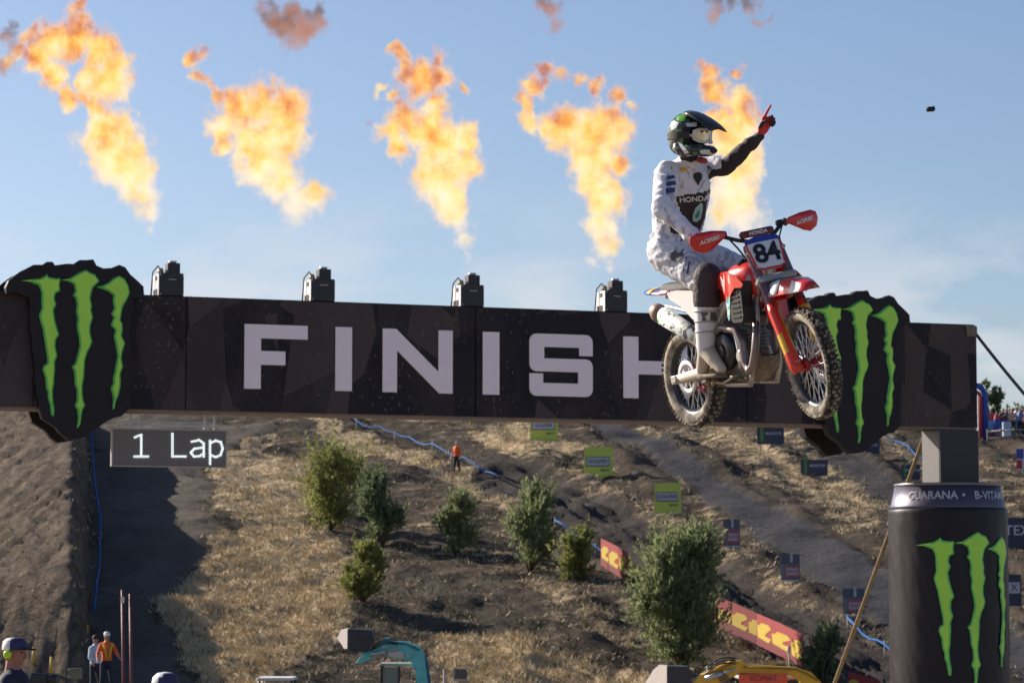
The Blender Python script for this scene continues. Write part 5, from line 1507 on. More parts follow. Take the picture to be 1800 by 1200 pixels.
def bush(x0, x1, y0, y1, kind, n, label, seed, group='bushes scattered on the hillside', leaf=.15, name='bush', up=.75, base=None):
    rn = random.Random(seed)
    b = base or H((x0 + x1) / 2, y1 - 4)
    D = (b - CO).dot(CF); sc = D / 5000
    w, h = (x1 - x0) * sc, (y1 - y0) * sc
    r = empty(name, Matrix.Translation(b - Vector((0, 0, .1))), label=label, cat='bush' if name == 'bush' else 'tree', group=group)
    vs, fs = [], []
    bt = bmesh.new()
    n = int(n * 1.7); ns = max(24, int(n / 26))
    lobes = []
    m_ = rn.randint(8, 11)
    for k in range(m_):
        t = (k + .5) / m_
        zc_ = h * (.15 + .64 * t ** 1.05); half = w * .5 * (math.sin(math.pi * min(1, (zc_ / h) * .80 + .16)) ** .6)
        R_ = w * rn.uniform(.27, .36) * (1.08 - .36 * t); a = rn.uniform(0, 6.283)
        off = max(0, half - R_ * .9) * rn.uniform(.6, 1.1)
        lobes.append((Vector((math.cos(a) * off, math.sin(a) * off, zc_)), R_))
    for k in range(ns):
        c, R_ = lobes[int(rn.random() * m_)]
        d0 = Vector((rn.gauss(0, 1), rn.gauss(0, 1), rn.gauss(0, 1))).normalized()
        d0.z = d0.z * .8 + up * .55; d0.normalize()
        ln_ = R_ * rn.uniform(.55, 1.25) * (1.5 if rn.random() < .16 * (1 + up) and d0.z > .4 else 1)
        root = c + Vector((d0.x, d0.y, d0.z * .5)) * ln_ * .15 - Vector((0, 0, R_ * .3)); tip = c + Vector((d0.x * ln_, d0.y * ln_, d0.z * ln_ * 1.25))
        if tip.z < .05: continue
        if k < 16: tube(bt, [(0, 0, 0), root * .6 + Vector((0, 0, .05)), root.lerp(tip, .7)], [.05, .03, .010], 5)
        nl = int(n / ns)
        for j in range(nl):
            t = rn.random() ** .75
            p = root.lerp(tip, t) + Vector((rn.gauss(0, 1), rn.gauss(0, 1), rn.gauss(0, .8))) * (w / 3.2) * .085 * (1.3 - t)
            d = Vector((rn.gauss(0, .45), rn.gauss(0, .45), up + rn.gauss(0, .35))) + (tip - root).normalized() * .5
            d.normalize(); s_ = d.cross(Vector((rn.gauss(0, 1), rn.gauss(0, 1), rn.gauss(0, 1)))).normalized()
            L_ = leaf * rn.uniform(.6, 1.5); wd = L_ * .20
            i = len(vs)
            vs += [p, p + d * L_ * .5 + s_ * wd, p + d * L_, p + d * L_ * .5 - s_ * wd]
            fs.append((i, i + 1, i + 2, i + 3))
    me = bpy.data.meshes.new('foliage'); me.from_pydata(vs, [], fs); me.materials.append(LEAF[kind])
    o = bpy.data.objects.new('foliage', me); COL.objects.link(o); o.parent = r; o['kind'] = 'stuff'
    obj('trunk', bt, BARK, r)
    return r
bush(508, 655, 768, 935, 'yel', 6500, 'wide yellow green bush, leftmost on the slope under the letter I', 1)
bush(628, 716, 808, 962, 'dark', 5500, 'dark grey green bush touching the wide yellow green one', 2)
bush(592, 684, 948, 1062, 'yel', 4200, 'small round bush low on the slope below the dark bush', 3)
bush(752, 848, 858, 978, 'grey', 4200, 'small spiky bush alone below the orange clad marshal', 4)
bush(880, 984, 832, 1010, 'grey', 7000, 'tall upright bush in the middle beside the dark track', 5, up=1.1)
bush(972, 1056, 920, 1024, 'yel', 3600, 'small yellowish bush right of the tall upright bush', 6)
bush(1105, 1292, 905, 1188, 'grey', 17000, 'largest bush, in front of the red and yellow banners', 7, leaf=.16)
bush(1408, 1486, 1076, 1215, 'dark', 4200, 'dark bush at the bottom beside the tan webbing strap', 8, leaf=.14)
for k, (a_, c_, d_, e_) in enumerate([(660, 720, 1068, 1100), (420, 450, 1180, 1215)][:0]): pass

# ------------------------------------------------------------ tape fences
TAPE = mat('blue tape', (.025, .11, .34), .7, var=.4, scale=2, spec=.1)
STAKE = mat('pale stake', (.40, .38, .36), .7)
def tape(pts, label, hgt=.55, thick=.045):
    p3 = []
    for (a_, c_), (b_, d_) in zip(pts, pts[1:]):
        k = max(2, int(math.hypot(b_ - a_, d_ - c_) / 14))
        for i in range(k): t = i / k; p3.append((a_ + (b_ - a_) * t, c_ + (d_ - c_) * t))
    W3 = [H(*p) for p in p3]
    r = empty('tape_fence', Matrix.Translation(W3[0]), label=label, cat='tape fence')
    o3 = [w - W3[0] + Vector((0, 0, hgt + .05 * math.sin(i * 1.7))) for i, w in enumerate(W3)]
    bm = bmesh.new(); tube(bm, o3, thick, 5, flat=((0, 1, 0), .25)); obj('tape', bm, TAPE, r)
    for i in range(0, len(o3), 5):
        bm = bmesh.new(); p = o3[i]; tube(bm, [(p.x, p.y, p.z - hgt - .2), (p.x, p.y, p.z + .12)], .02, 5); obj('stake', bm, STAKE, r)
tape([(560, 722), (640, 762), (720, 788), (800, 815), (850, 838), (888, 862)], 'blue tape line crossing the upper slope past the orange clad marshal')
tape([(975, 930), (1020, 955), (1060, 985), (1068, 1000)], 'short blue tape line between the tall bush and the red banner', .4)
tape([(158, 752), (162, 800), (166, 860), (176, 930), (175, 1000), (168, 1060), (163, 1112)], 'blue tape line running down the slope at the edge of the left bank', .4, .055)
tape([(1520, 765), (1570, 780), (1610, 806), (1640, 822)], 'light blue tape line seen between the right claw board and the column', .5, .05)
tape([(1490, 1115), (1530, 1140), (1580, 1170), (1620, 1190)], 'dark blue tape line low on the slope beside the giant can', .4, .05)

# ------------------------------------------------------------ trackside boards
LG = mat('lime green board', (.52, .60, .09), .6, var=.08, scale=2)
NAVY = mat('navy board', (.035, .042, .07), .6, var=.15)
GREYB = mat('grey board', (.16, .165, .19), .6, var=.12)
PALE = mat('pale board print', (.46, .46, .54), .6, var=.08)
REDB = mat('faded red print', (.30, .09, .10), .6, var=.15)
GRB = mat('green board print', (.07, .20, .06), .6)
WHB = mat('white board print', (.6, .6, .62), .6)
DKP = mat('dark board print', (.10, .11, .10), .6)
def sign(x0, y0, x1, y1, label, face, group, leg=.15, turn=0, prints=(), texts=(), catn='sign'):
    b = H((x0 + x1) / 2, y1 + 2); D = (b - CO).dot(CF); sc = D / 5000
    w, h = (x1 - x0) * sc, (y1 - y0) * sc
    M_ = Matrix.Translation(b) @ Matrix.Rotation(math.atan2(-b.x, b.y) + rad(turn), 4, 'Z')
    r = empty('trackside_board', M_, label=label, cat=catn, group=group)
    bm = bmesh.new(); box(bm, (0, 0, leg * .4 + h / 2), (w, .05, h)); obj('board', bm, face, r)
    for s_ in (-1, 1):
        bm = bmesh.new(); box(bm, (s_ * w * .36, .06, leg * .2 + h * .3 - .25), (.05, .05, leg * .4 + h * .6 + .5)); obj('leg', bm, STAKE, r)
    for i, (fx0, fy0, fx1, fy1, m_) in enumerate(prints):
        bm = bmesh.new(); box(bm, ((fx0 + fx1) / 2 * w - w / 2, -.029 - .004 * i, leg * .4 + h - (fy0 + fy1) / 2 * h), ((fx1 - fx0) * w, .006, (fy1 - fy0) * h)); obj('print', bm, m_, r)
    for i, (t, fx, fy, sz, m_) in enumerate(texts):
        place_text('lettering', t, sz * h, m_, r, frame(((fx - .5) * w, -.052, leg * .4 + h - fy * h), xdir=(1, 0, 0), zdir=(0, -1, 0)), bold=.004)
    return r
gset = [((932, 722, 981, 771), 'lime green board with a pale name band, half hidden by the beam edge'), ((1027, 775, 1077, 830), 'lime green board with a pale name band, on open slope between two others'), ((1151, 849, 1197, 902), 'lime green board with a pale name band, just above the largest bush')]
for q, lb in gset:
    sign(*q, lb, LG, 'lime green trackside boards', prints=[(.06, .30, .90, .62, DKP), (.09, .33, .87, .58, PALE)], texts=[('GOLPER', .48, .455, .17, DKP), ('sport', .72, .72, .13, DKP)])
for q, lb in [((1331, 752, 1378, 782), 'navy board with a green stripe, just right of the rear wheel'), ((1408, 803, 1455, 832), 'navy board with a green stripe, below the front wheel'), ((1508, 772, 1546, 797), 'navy board half hidden behind the tip of the right claw board'), ((1585, 815, 1617, 842), 'navy board with a green stripe, left of the grey column')]:
    sign(*q, lb, NAVY, 'navy trackside boards', prints=[(.12, -.25, .24, .85, GRB)], texts=[('MONSTER', .62, .38, .21, PALE)])
for q, lb in [((1271, 911, 1301, 961), 'grey board with a pink and red panel, highest of three on the lower right slope'), ((1373, 974, 1406, 1022), 'grey board with a pink and red panel, middle of three on the lower right slope'), ((1482, 1032, 1520, 1080), 'grey board with a pink and red panel, crossed by the tan strap')]:
    sign(*q, lb, mat('dusk grey board', (.09, .095, .12), .6), 'grey trackside boards with pink panels', prints=[(.50, .0, .62, .30, PALE), (.0, .36, 1, .86, GREYB), (.22, .38, 1, .86, REDB), (.28, .50, .92, .76, mat('pale pink board print', (.42, .34, .40), .6)), (0, .93, 1, 1.0, PALE)], texts=[('RACE', .6, .63, .16, REDB)])
sign(1770, 905, 1830, 960, 'navy board with large white letters, right of the giant can shoulder', NAVY, None, texts=[('TEXA', .45, .42, .45, WHB)])
sign(1771, 1020, 1796, 1075, 'small dark board with a pale square, right of the giant can', NAVY, None, prints=[(.05, .25, .9, .6, PALE)], texts=[('X', .5, .42, .3, DKP)])
sign(1787, 787, 1812, 826, 'blue white and red board below the spectators', WHB, None, prints=[(0, 0, .5, .45, BLUE), (0, .5, .4, .9, mat('red print', (.45, .03, .04), .6))])

# red and yellow barrier banners
BR = mat('red barrier banner', (.27, .02, .022), .55, var=.2, scale=2)
BD = mat('dark red barrier print', (.16, .012, .02), .55, var=.2)
BY = mat('yellow barrier print', (.48, .34, .03), .55, var=.15, scale=3)
def banner_run(pts, hp, label, seed, parts_=3):
    rn = random.Random(seed)
    Wp = [H(*p) for p in pts]
    r = empty('barrier_banner', Matrix.Translation(Wp[0]), label=label, cat='banner', group='red and yellow banners along the dark track')
    for a_, c_ in zip(Wp, Wp[1:]):
        a_ = a_ - Wp[0]; c_ = c_ - Wp[0]
        D = (a_ + Wp[0] - CO).dot(CF); h = hp * D / 5000
        d = c_ - a_; ln = d.length
        fm = Matrix.Translation(a_) ; ux = d.normalized(); 
        fm = Matrix(((ux.x, -ux.y, 0, a_.x), (ux.y, ux.x, 0, a_.y), (ux.z, 0, 1, a_.z), (0, 0, 0, 1)))
        def grid(poly, y, m_, nm):
            bm = bmesh.new(); prism(bm, poly, y, y + .012)
            bmesh.ops.transform(bm, matrix=fm, verts=bm.verts); obj(nm, bm, m_, r)
        grid([(0, 0), (ln, 0), (ln - .02, h * .96), (ln * .5, h), (0.02, h * .98)], 0, BR, 'banner_sheet')
        grid([(0.02, 0.02), (ln - .02, 0.02), (ln - .02, h * .26), (.02, h * .34)], -.008, BD, 'print')
        x = .04 * ln
        while x < ln * .9:
            w = rn.uniform(.20, .36) * ln; z0 = h * rn.uniform(.22, .34); z1 = h * rn.uniform(.62, .80)
            pts_ = [(x, z0), (x + w * .9, z0 - .04 * h), (x + w * 1.12, z0 + .10 * h), (x + w * .62, z0 + .12 * h), (x + w * .66, z0 + .2 * h), (x + w * 1.1, z1 - .08 * h), (x + w * .9, z1 + .02 * h), (x + w * .3, z1), (x + w * .1, z1 - .12 * h), (x - w * .04, z1 - .10 * h)]
            grid(pts_, -.014, BY, 'print'); x += w * rn.uniform(1.14, 1.22)
banner_run([(1056, 992), (1110, 1028)], 50, 'red and yellow banner at the left side of the largest bush', 1)
banner_run([(1255, 1092), (1330, 1138), (1412, 1178)], 56, 'red and yellow banner between the largest bush and the dark bottom bush', 2)
banner_run([(1490, 1208), (1560, 1240)], 40, 'red and yellow banner at the bottom edge left of the giant can', 3)

# ------------------------------------------------------------ people
SKIN = mat('skin', (.42, .24, .17), .55)
def fig(name, M_, cols, cap=True, arm=(0, 0), voxel=.03, stance=.1, h=1.75):
    """standing person, one continuous skin. cols: top, trousers, skin, head wear, shoes"""
    k = h / 1.75
    def V(x, y, z): return Vector((x, y, z)) * k
    aL, aR = arm
    def armp(s, a): 
        e = V(0, s * (.24 + .10 * math.sin(a)), 1.40 - .27 * math.cos(a)); e += V(.05 * (1 + a), 0, 0); w_ = e + V(.10 + .12 * a, s * .02, -.22 + .25 * a); return e, w_
    c = [(V(0, 0, .95), V(0, 0, 1.20), .15, .145, 0), (V(0, 0, 1.20), V(0, 0, 1.38), .155, .15, 0), (V(0, 0, 1.42), V(.01, 0, 1.56), .07, .055, 2), (V(0, -.12, 1.41), V(0, .12, 1.41), .08, .08, 0),
         (V(0, 0, .93), V(0, 0, .97), .155, .15, 1)]
    for s, a in ((1, aL), (-1, aR)):
        e, w_ = armp(s, a)
        c += [(V(0, s * .17, 1.40), e, .062, .048, 0), (e, w_, .045, .032, 2 if len(cols) > 5 else 0), (w_, w_ + (w_ - e).normalized() * .13 * k, .036, .022, 2)]
        c += [(V(0, s * .09, .90), V(.03, s * (.10 + stance * .3), .50), .095, .065, 1), (V(.03, s * (.10 + stance * .3), .50), V(-.02, s * (.10 + stance), .10), .062, .045, 1), (V(-.03, s * (.10 + stance), .05), V(.14, s * (.11 + stance), .04), .05, .04, 4)]
    balls = [((0.01 * k, 0, 1.645 * k), (.095 * k, .078 * k, .115 * k), 2)]
    o = body(name, c, cols[:5], voxel, None, 3, None, balls)
    for f in o.data.polygons:
        q = f.center / k
        if q.z > 1.67 and (q.x < .06 or q.z > 1.70): f.material_index = 3
        elif q.z > 1.58 and q.x < -.03: f.material_index = 3
    o.matrix_world = M_
    return o
ORA = mat('orange hi vis', (.80, .13, .02), .7, var=.1, scale=4)
NAVYC = mat('navy cloth', (.02, .025, .05), .8)
BLK = mat('black cloth', (.015, .014, .016), .8)
CAPW = mat('white cap', (.68, .67, .66), .6)
b = H(803, 828)
m1 = fig('person', Matrix.Translation(b) @ Matrix.Rotation(rad(-120), 4, 'Z'), [ORA, BLK, SKIN, CAPW, BLK], voxel=.022)
tag(m1, 'marshal in orange jacket and white cap standing alone on the hillside path', 'person')

# marshals at the lower left
def capped(o, M_, colour, brimc, lab, s=1.0):
    bm = bmesh.new(); lathe(bm, [(.100, 1.675), (.102, 1.70), (.092, 1.745), (.06, 1.775), (.0, 1.785)], 20, capb=False, capt=False); 
    for v in bm.verts: v.co.x = v.co.x * 1.08 + .005; v.co.y *= .88
    c_ = obj('cap', bm, colour, o, True)
    bm = bmesh.new(); loft(bm, [[(x, -w, z), (x, 0, z + .015), (x, w, z), (x, 0, z + .008)] for x, w, z in ((.07, .075, 1.682), (.13, .07, 1.680), (.185, .04, 1.668))]); obj('cap_brim', bm, brimc, o, True)
def headed(M_, lab, cols, capc, brim, D):
    o = fig('person', M_, cols, voxel=.016, arm=(.5, .35)); tag(o, lab, 'person'); capped(o, M_, capc, brim, lab)
    return o
def at(px, ytop, D, h=1.79, face=0):
    p = P(px, ytop, D); return Matrix.Translation((p.x, p.y, p.z - h)) @ Matrix.Rotation(rad(face), 4, 'Z')
# the near man with ear defenders: a finer head
TAN = mat('sunburnt skin', (.36, .15, .10), .55, var=.15, scale=30)
Mn = at(26, 1121, 25, 1.79, -18)
near = fig('person', Mn, [NAVYC, BLK, TAN, mat('grey short hair', (.12, .10, .09), .9), BLK], voxel=.016, arm=(1.1, .9))
tag(near, 'man in navy jacket with a white cap and yellow ear defenders, nearest at lower left', 'person')
bm = bmesh.new()
ellip(bm, (-.005, 0, 1.665), (.098, .077, .105), None, 3); ellip(bm, (.03, 0, 1.61), (.062, .058, .062)); ellip(bm, (.055, 0, 1.575), (.030, .032, .025))
capsule(bm, (.085, 0, 1.66), (.112, 0, 1.625), .010, .015); ellip(bm, (.085, 0, 1.592), (.016, .024, .010)); ellip(bm, (.078, 0, 1.685), (.020, .058, .012))
for s_ in (-1, 1): ellip(bm, (-.005, s_ * .078, 1.645), (.018, .012, .032)); ellip(bm, (.062, s_ * .040, 1.635), (.024, .02, .02))
capsule(bm, (-.02, 0, 1.58), (-.03, 0, 1.45), .058, .066)
obj('head', remesh(bm, .005, 2), TAN, near, True)
bm = bmesh.new()
for s_ in (-1, 1): ellip(bm, (.086, s_ * .031, 1.662), (.009, .013, .007))
obj('eye', bm, BLK, near, kind='stuff')
bm = bmesh.new(); lathe(bm, [(.108, 1.69), (.110, 1.71), (.100, 1.765), (.07, 1.79), (0, 1.798)], 24, capb=False, capt=False)
for v in bm.verts: v.co.x *= 1.05; v.co.y *= .86
for f in bm.faces: f.material_index = 1 if f.calc_center_median().x > .0 and f.calc_center_median().z > 1.70 else 0
obj('cap', bm, [CAPW, mat('navy cap front', (.03, .025, .09), .7)], near, True)
bm = bmesh.new(); loft(bm, [[(x, -w, z), (x, 0, z + .018), (x, w, z), (x, 0, z + .010)] for x, w, z in ((.08, .08, 1.695), (.14, .075, 1.693), (.205, .045, 1.682))]); obj('cap_brim', bm, BLK, near, True)
for s_ in (-1, 1):
    bm = bmesh.new(); m_ = Matrix.Translation((-.012, s_ * .082, 1.65)) @ Matrix.Rotation(-s_ * math.pi / 2, 4, 'X')
    lathe(bm, [(.030, 0), (.036, .01), (.036, .035), (.025, .045)], 18, m=m_); obj('ear_defender', bm, mat('neon yellow plastic', (.55, .75, .03), .4), near)
bm = bmesh.new(); box(bm, (.30, -.08, 1.44), (.16, .10, .10), bev=.015); tube(bm, [(.36, -.08, 1.44), (.47, -.08, 1.44)], [.045, .04], 14)
cm_ = obj('camera', bm, mat('black camera body', (.015, .015, .017), .5), label='black camera held up by the man with yellow ear defenders', cat='camera'); cm_.matrix_world = Mn

v2 = headed(at(188, 1108, 79, 1.80, -70), 'marshal in orange and yellow vest with white cap beside the red poles', [ORA, NAVYC, SKIN, BLK, BLK], CAPW, CAPW, 79)
bm = bmesh.new()
for s_ in (-1, 1):
    tube(bm, [(.165, s_ * .13, 1.46), (.175, s_ * .07, 1.25), (.17, s_ * .03, 1.02)], .026, 5, flat=((1, 0, 0), .4))
obj('vest_stripe', bm, mat('yellow reflective', (.75, .55, .05), .5), v2, kind='stuff')
v3 = headed(at(168, 1114, 80.5, 1.80, -40), 'person in pale blue shirt and dark cap behind the orange vested marshal', [mat('pale blue shirt', (.45, .58, .68), .7), NAVYC, SKIN, BLK, BLK], BLK, BLK, 80)
v4 = headed(at(290, 1176, 21, 1.80, -30), 'person at the bottom edge showing only a white and navy cap', [NAVYC, BLK, SKIN, BLK, BLK], CAPW, BLK, 21)
for f in [c for c in bpy.data.objects if c.parent == v4 and c.name.startswith('cap') and 'brim' not in c.name][0].data.polygons: pass
cp = [c for c in bpy.data.objects if c.parent == v4 and c.name.startswith('cap') and 'brim' not in c.name][0]
cp.data.materials.append(mat('navy cap front', (.03, .025, .09), .7))
for f in cp.data.polygons: f.material_index = 1 if (f.center.x > .02 and f.center.z < 1.765) or f.center.z < 1.69 else 0

# poles and stakes
for px, y0, lb in ((212, 1036, 'dark red pole with a white tag, left one of the pair'), (226, 1043, 'dark red pole without a tag, right one of the pair')):
    p = P(px, y0, 62); q = P(px + 6, 1300, 62)
    bm = bmesh.new(); tube(bm, [(0, 0, -.6), (0, 0, p.z - q.z)], .032, 8); r_ = Matrix.Translation((q.x, q.y, q.z)) @ Matrix.Rotation(math.atan2(p.x - q.x, p.z - q.z), 4, 'Y')
    e = empty('pole', r_, label=lb, cat='pole', group='dark red poles'); obj('shaft', bm, mat('dark red paint', (.13, .022, .028), .5, var=.2), e)
    if px == 212:
        bm = bmesh.new(); box(bm, (0, -.03, (p.z - q.z) - .22), (.09, .02, .14)); obj('tag', bm, mat('pale tag', (.65, .52, .46), .6), e)
for px, y0, y1, lb in ((57, 1140, 1168, 'short yellow stake nearest the man with ear defenders'), (88, 1152, 1182, 'short yellow stake leaning right of the other one'), (152, 1097, 1110, 'tiny orange stake on the bank beside the blue tape')):
    b = H(px, y1); D = (b - CO).dot(CF); hgt = (y1 - y0) / 5000 * D
    bm = bmesh.new(); tube(bm, [(0, 0, -.1), (.04, 0, hgt)], .05, 6, flat=((0, 1, 0), .5)); o = obj('stake', bm, mat('yellow stake', (.75, .42, .03), .5), label=lb, cat='stake', group='yellow marker stakes'); o.location = b
b = P(132, 1192, 55)
bm = bmesh.new(); box(bm, (0, 0, .10), (.26, .2, .2), bev=.02); box(bm, (-.10, -.105, .12), (.05, .01, .1)); box(bm, (0, 0, -1.4), (.06, .06, 2.8)); o = obj('equipment_box', bm, mat('olive box', (.12, .12, .10), .7, var=.5, scale=20), label='small grey green box on a post at the foot of the left bank', cat='box'); o.location = b

# ------------------------------------------------------------ machines at the bottom edge
def machine_poly(px_pts, D, y0, w, m_, name, parent, inv, offs=0):
    bm = bmesh.new(); pts = [inv @ P(a_, c_, D + offs) for a_, c_ in px_pts]
    f0 = [(p.x, p.z) for p in pts]
    prism(bm, f0, pts[0].y - w / 2, pts[0].y + w / 2)
    es = bm.edges[:]; bmesh.ops.bevel(bm, geom=es, offset=.012, segments=1, affect='EDGES')
    return obj(name, bm, m_, parent)
def excavator(px, D, label, colour, boom, stick, bucket_l, bucket_d, extra, cabq):
    g = P(px, 1200, D); base = Vector((g.x, g.y, hbase(g.x, g.y)))
    M_ = Matrix.Translation(base); e = empty('excavator', M_, label=label, cat='excavator'); inv = M_.inverted()
    machine_poly(boom, D, 0, .30, colour, 'boom', e, inv)
    if stick: machine_poly(stick, D, 0, .22, extra, 'stick', e, inv, .05)
    bk = machine_poly(bucket_d, D, 0, .75, mat('dark bucket steel', (.05, .05, .06), .5, .4, var=.3, dust=.15), 'bucket', e, inv, .2)
    bm = bmesh.new(); pl_ = [inv @ P(a_, c_, D - .18) for a_, c_ in bucket_l]; xm = max(p.x for p in pl_)
    for p in pl_: p.y += (xm - p.x) * 1.9
    f0 = [bm.verts.new(p) for p in pl_]; bm.faces.new(f0); f1 = [bm.verts.new(p + Vector((.02, .03, 0))) for p in pl_]; bm.faces.new(f1[::-1])
    for i in range(len(f0)): bm.faces.new((f0[i], f1[i], f1[(i + 1) % len(f0)], f0[(i + 1) % len(f0)]))
    bmesh.ops.recalc_face_normals(bm, faces=bm.faces[:]); obj('bucket_side', bm, mat('sunlit bucket side', (.50, .44, .41), .6, var=.2, scale=14), bk)  # left face painted far paler than the bucket, as if sunlit
    c = inv @ P((cabq[0] + cabq[2]) / 2, cabq[1], D + .9); w = (cabq[2] - cabq[0]) * D / 5000
    bm = bmesh.new(); box(bm, (c.x, c.y, c.z - .035), (w + .06, 1.1, .07), bev=.02); obj('cab_roof', bm, mat('grey roof', (.40, .38, .37), .5, var=.2), e)
    bm = bmesh.new()
    for sx_ in (-1, 1):
        for sy_ in (-.5, .5): box(bm, (c.x + sx_ * (w / 2 - .03), c.y + sy_ * 1.0, c.z - .8), (.06, .06, 1.46))
    box(bm, (c.x, c.y - .5, c.z - .8), (.05, .05, 1.46)); obj('cab_frame', bm, BLACK, e)
    bm = bmesh.new(); box(bm, (c.x - w * .22, c.y - .48, c.z - .75), (w * .48, .02, 1.3)); obj('cab_window', bm, mat('dusty cab glass', (.20, .20, .19), .25, var=.2), e)
    bm = bmesh.new(); box(bm, (c.x + .3, c.y + .1, c.z - 1.95), (2.4, 1.6, .9), bev=.08); obj('house', bm, colour, e)
    for sy_ in (-.75, .75):
        bm = bmesh.new(); tube(bm, [(c.x - 1.1, c.y + sy_, .35), (c.x + 1.5, c.y + sy_, .35)], .34, 12); obj('track_belt', bm, BLACK, e)
    return e, inv
TEAL = mat('teal machine paint', (.13, .56, .55), .4, var=.35, scale=6, dust=.15)
TEALD = mat('dark teal machine paint', (.02, .12, .20), .45, var=.3)
e, inv = excavator(700, 74, 'small teal excavator at the bottom with its grey bucket curled to the left', TEAL,
    [(626, 1164), (640, 1143), (662, 1134), (676, 1120), (684, 1120), (688, 1126), (715, 1127), (738, 1136), (746, 1150), (750, 1180), (756, 1240), (738, 1240), (730, 1178), (722, 1160), (690, 1156), (672, 1148), (650, 1158), (632, 1166)],
    [(744, 1146), (752, 1160), (764, 1240), (744, 1240), (740, 1180)],
    [(590, 1122), (598, 1106), (612, 1103), (612, 1139), (604, 1140), (597, 1130)], [(612, 1104), (655, 1106), (660, 1124), (645, 1144), (622, 1144), (612, 1139)], TEALD, (670, 1164, 736, 1200))
machine_poly([(681, 1144), (708, 1144), (710, 1156), (683, 1153)], 74, 0, .33, mat('pale logo plate', (.62, .56, .52), .5), 'logo_plate', e, inv)
def boom_details(e, inv, D, cyl, ribs, col):
    bm = bmesh.new(); a_, c_ = [inv @ P(*q, D) + Vector((0, -.22, 0)) for q in cyl]; m__ = a_.lerp(c_, .55)
    tube(bm, [a_, m__], .055, 10); tube(bm, [m__, c_], .03, 8); obj('hydraulic_ram', bm, mat('steel ram', (.45, .45, .46), .35, .6, dust=.2), e)
    for q0, q1 in ribs:
        bm = bmesh.new(); tube(bm, [inv @ P(*q0, D) + Vector((0, -.17, 0)), inv @ P(*q1, D) + Vector((0, -.17, 0))], .022, 6); obj('weld_rib', bm, col, e)
    bm = bmesh.new()
    for k in range(3):
        pts__ = [a_.lerp(c_, t) + Vector((0, -.06 + .04 * k, .10 + .05 * k + .10 * math.sin(t * 3.1))) for t in [i / 8 for i in range(9)]]
        tube(bm, pts__, .016, 5)
    obj('hose', bm, BLACK, e, kind='stuff')
boom_details(e, inv, 74, [(652, 1150), (700, 1139)], [((640, 1146), (664, 1136)), ((684, 1128), (715, 1131)), ((715, 1131), (738, 1142))], TEALD)
for a_, c_ in ((636, 1153), (675, 1136), (717, 1152)):
    p = inv @ P(a_, c_, 74); bm = bmesh.new(); tube(bm, [(p.x, p.y - .18, p.z), (p.x, p.y + .18, p.z)], .05, 10); obj('pivot_pin', bm, mat('pale pin', (.5, .55, .45), .5), e)
YELM = mat('yellow machine paint', (.72, .42, .03), .4, var=.15, dust=.2)
e, inv = excavator(1330, 58, 'yellow excavator at the bottom edge with an orange red panel', YELM,
    [(1212, 1204), (1232, 1184), (1262, 1170), (1285, 1160), (1304, 1160), (1312, 1167), (1400, 1172), (1425, 1180), (1444, 1200), (1450, 1240), (1420, 1240), (1405, 1196), (1390, 1186), (1300, 1182), (1275, 1196), (1262, 1240), (1225, 1240)],
    None, [(1136, 1204), (1150, 1178), (1160, 1168), (1172, 1168), (1172, 1240), (1128, 1240)], [(1172, 1169), (1208, 1170), (1214, 1178), (1212, 1240), (1172, 1240)], YELM, (1296, 1186, 1392, 1230))
machine_poly([(1299, 1184), (1384, 1184), (1384, 1240), (1299, 1240)], 58, 0, .10, mat('orange red panel', (.78, .10, .04), .45, var=.1), 'side_plate', e, inv, -.22)
place_text('plate_lettering', 'KOMAT', .16, mat('dark plate lettering', (.12, .04, .10), .5), e, inv @ frame(P(1342, 1192, 57.7), xdir=(1, 0, 0), zdir=(0, -1, 0)))
boom_details(e, inv, 58, [(1238, 1192), (1292, 1174)], [((1235, 1186), (1288, 1164)), ((1305, 1171), (1400, 1175)), ((1400, 1175), (1436, 1194))], mat('dark yellow edge', (.30, .17, .02), .6))
bm = bmesh.new()
for k in range(4): tube(bm, [inv @ P(1268 + 3 * k + 4 * math.sin(t * 3 + k), 1178 + 9 * t, 57.8) for t in [i / 3 for i in range(10)]], .02, 5)
obj('hydraulic_hose', bm, MUD, e, kind='stuff')
bm = bmesh.new(); p0 = inv @ P(1387, 1178, 58.4); tube(bm, [p0 - Vector((0, 0, .2)), p0 + Vector((0, 0, .42))], .018, 6); tube(bm, [p0 + Vector((0, 0, .36)), p0 + Vector((0, 0, .50))], .04, 8); obj('beacon_pole', bm, STAKE, e)
# white canopy cart, post and framed mirror
g = P(487, 1200, 70); base = Vector((g.x, g.y, hbase(g.x, g.y)))
e = empty('utility_cart', Matrix.Translation(base), label='white roofed utility cart just showing at the bottom edge', cat='cart')
zr = P(487, 1188, 70).z - base.z
bm = bmesh.new(); box(bm, (0, 0, zr - .05), (.92, 1.3, .07), bev=.03); obj('roof', bm, CAPW, e)
for sx_ in (-.4, .4):
    for sy_ in (-.55, .55):
        bm = bmesh.new(); tube(bm, [(sx_, sy_, .5), (sx_, sy_, zr - .09)], .025, 6); obj('roof_post', bm, BLACK, e)
bm = bmesh.new(); box(bm, (0, 0, .65), (1.0, 1.9, .5), bev=.1); box(bm, (0, .2, 1.05), (.9, .5, .3), bev=.06); obj('chassis', bm, CAPW, e)
for sx_ in (-.5, .5):
    for sy_ in (-.7, .7):
        bm = bmesh.new(); tube(bm, [(sx_ - .08, sy_, .28), (sx_ + .08, sy_, .28)], .28, 16); obj('wheel', bm, BLACK, e)
bm = bmesh.new(); p = P(781, 1176, 66); tube(bm, [(0, 0, -3.5), (0, 0, 0)], .03, 6); o = obj('post', bm, STAKE, label='thin pale post between the teal excavator and the framed mirror', cat='post'); o.location = p
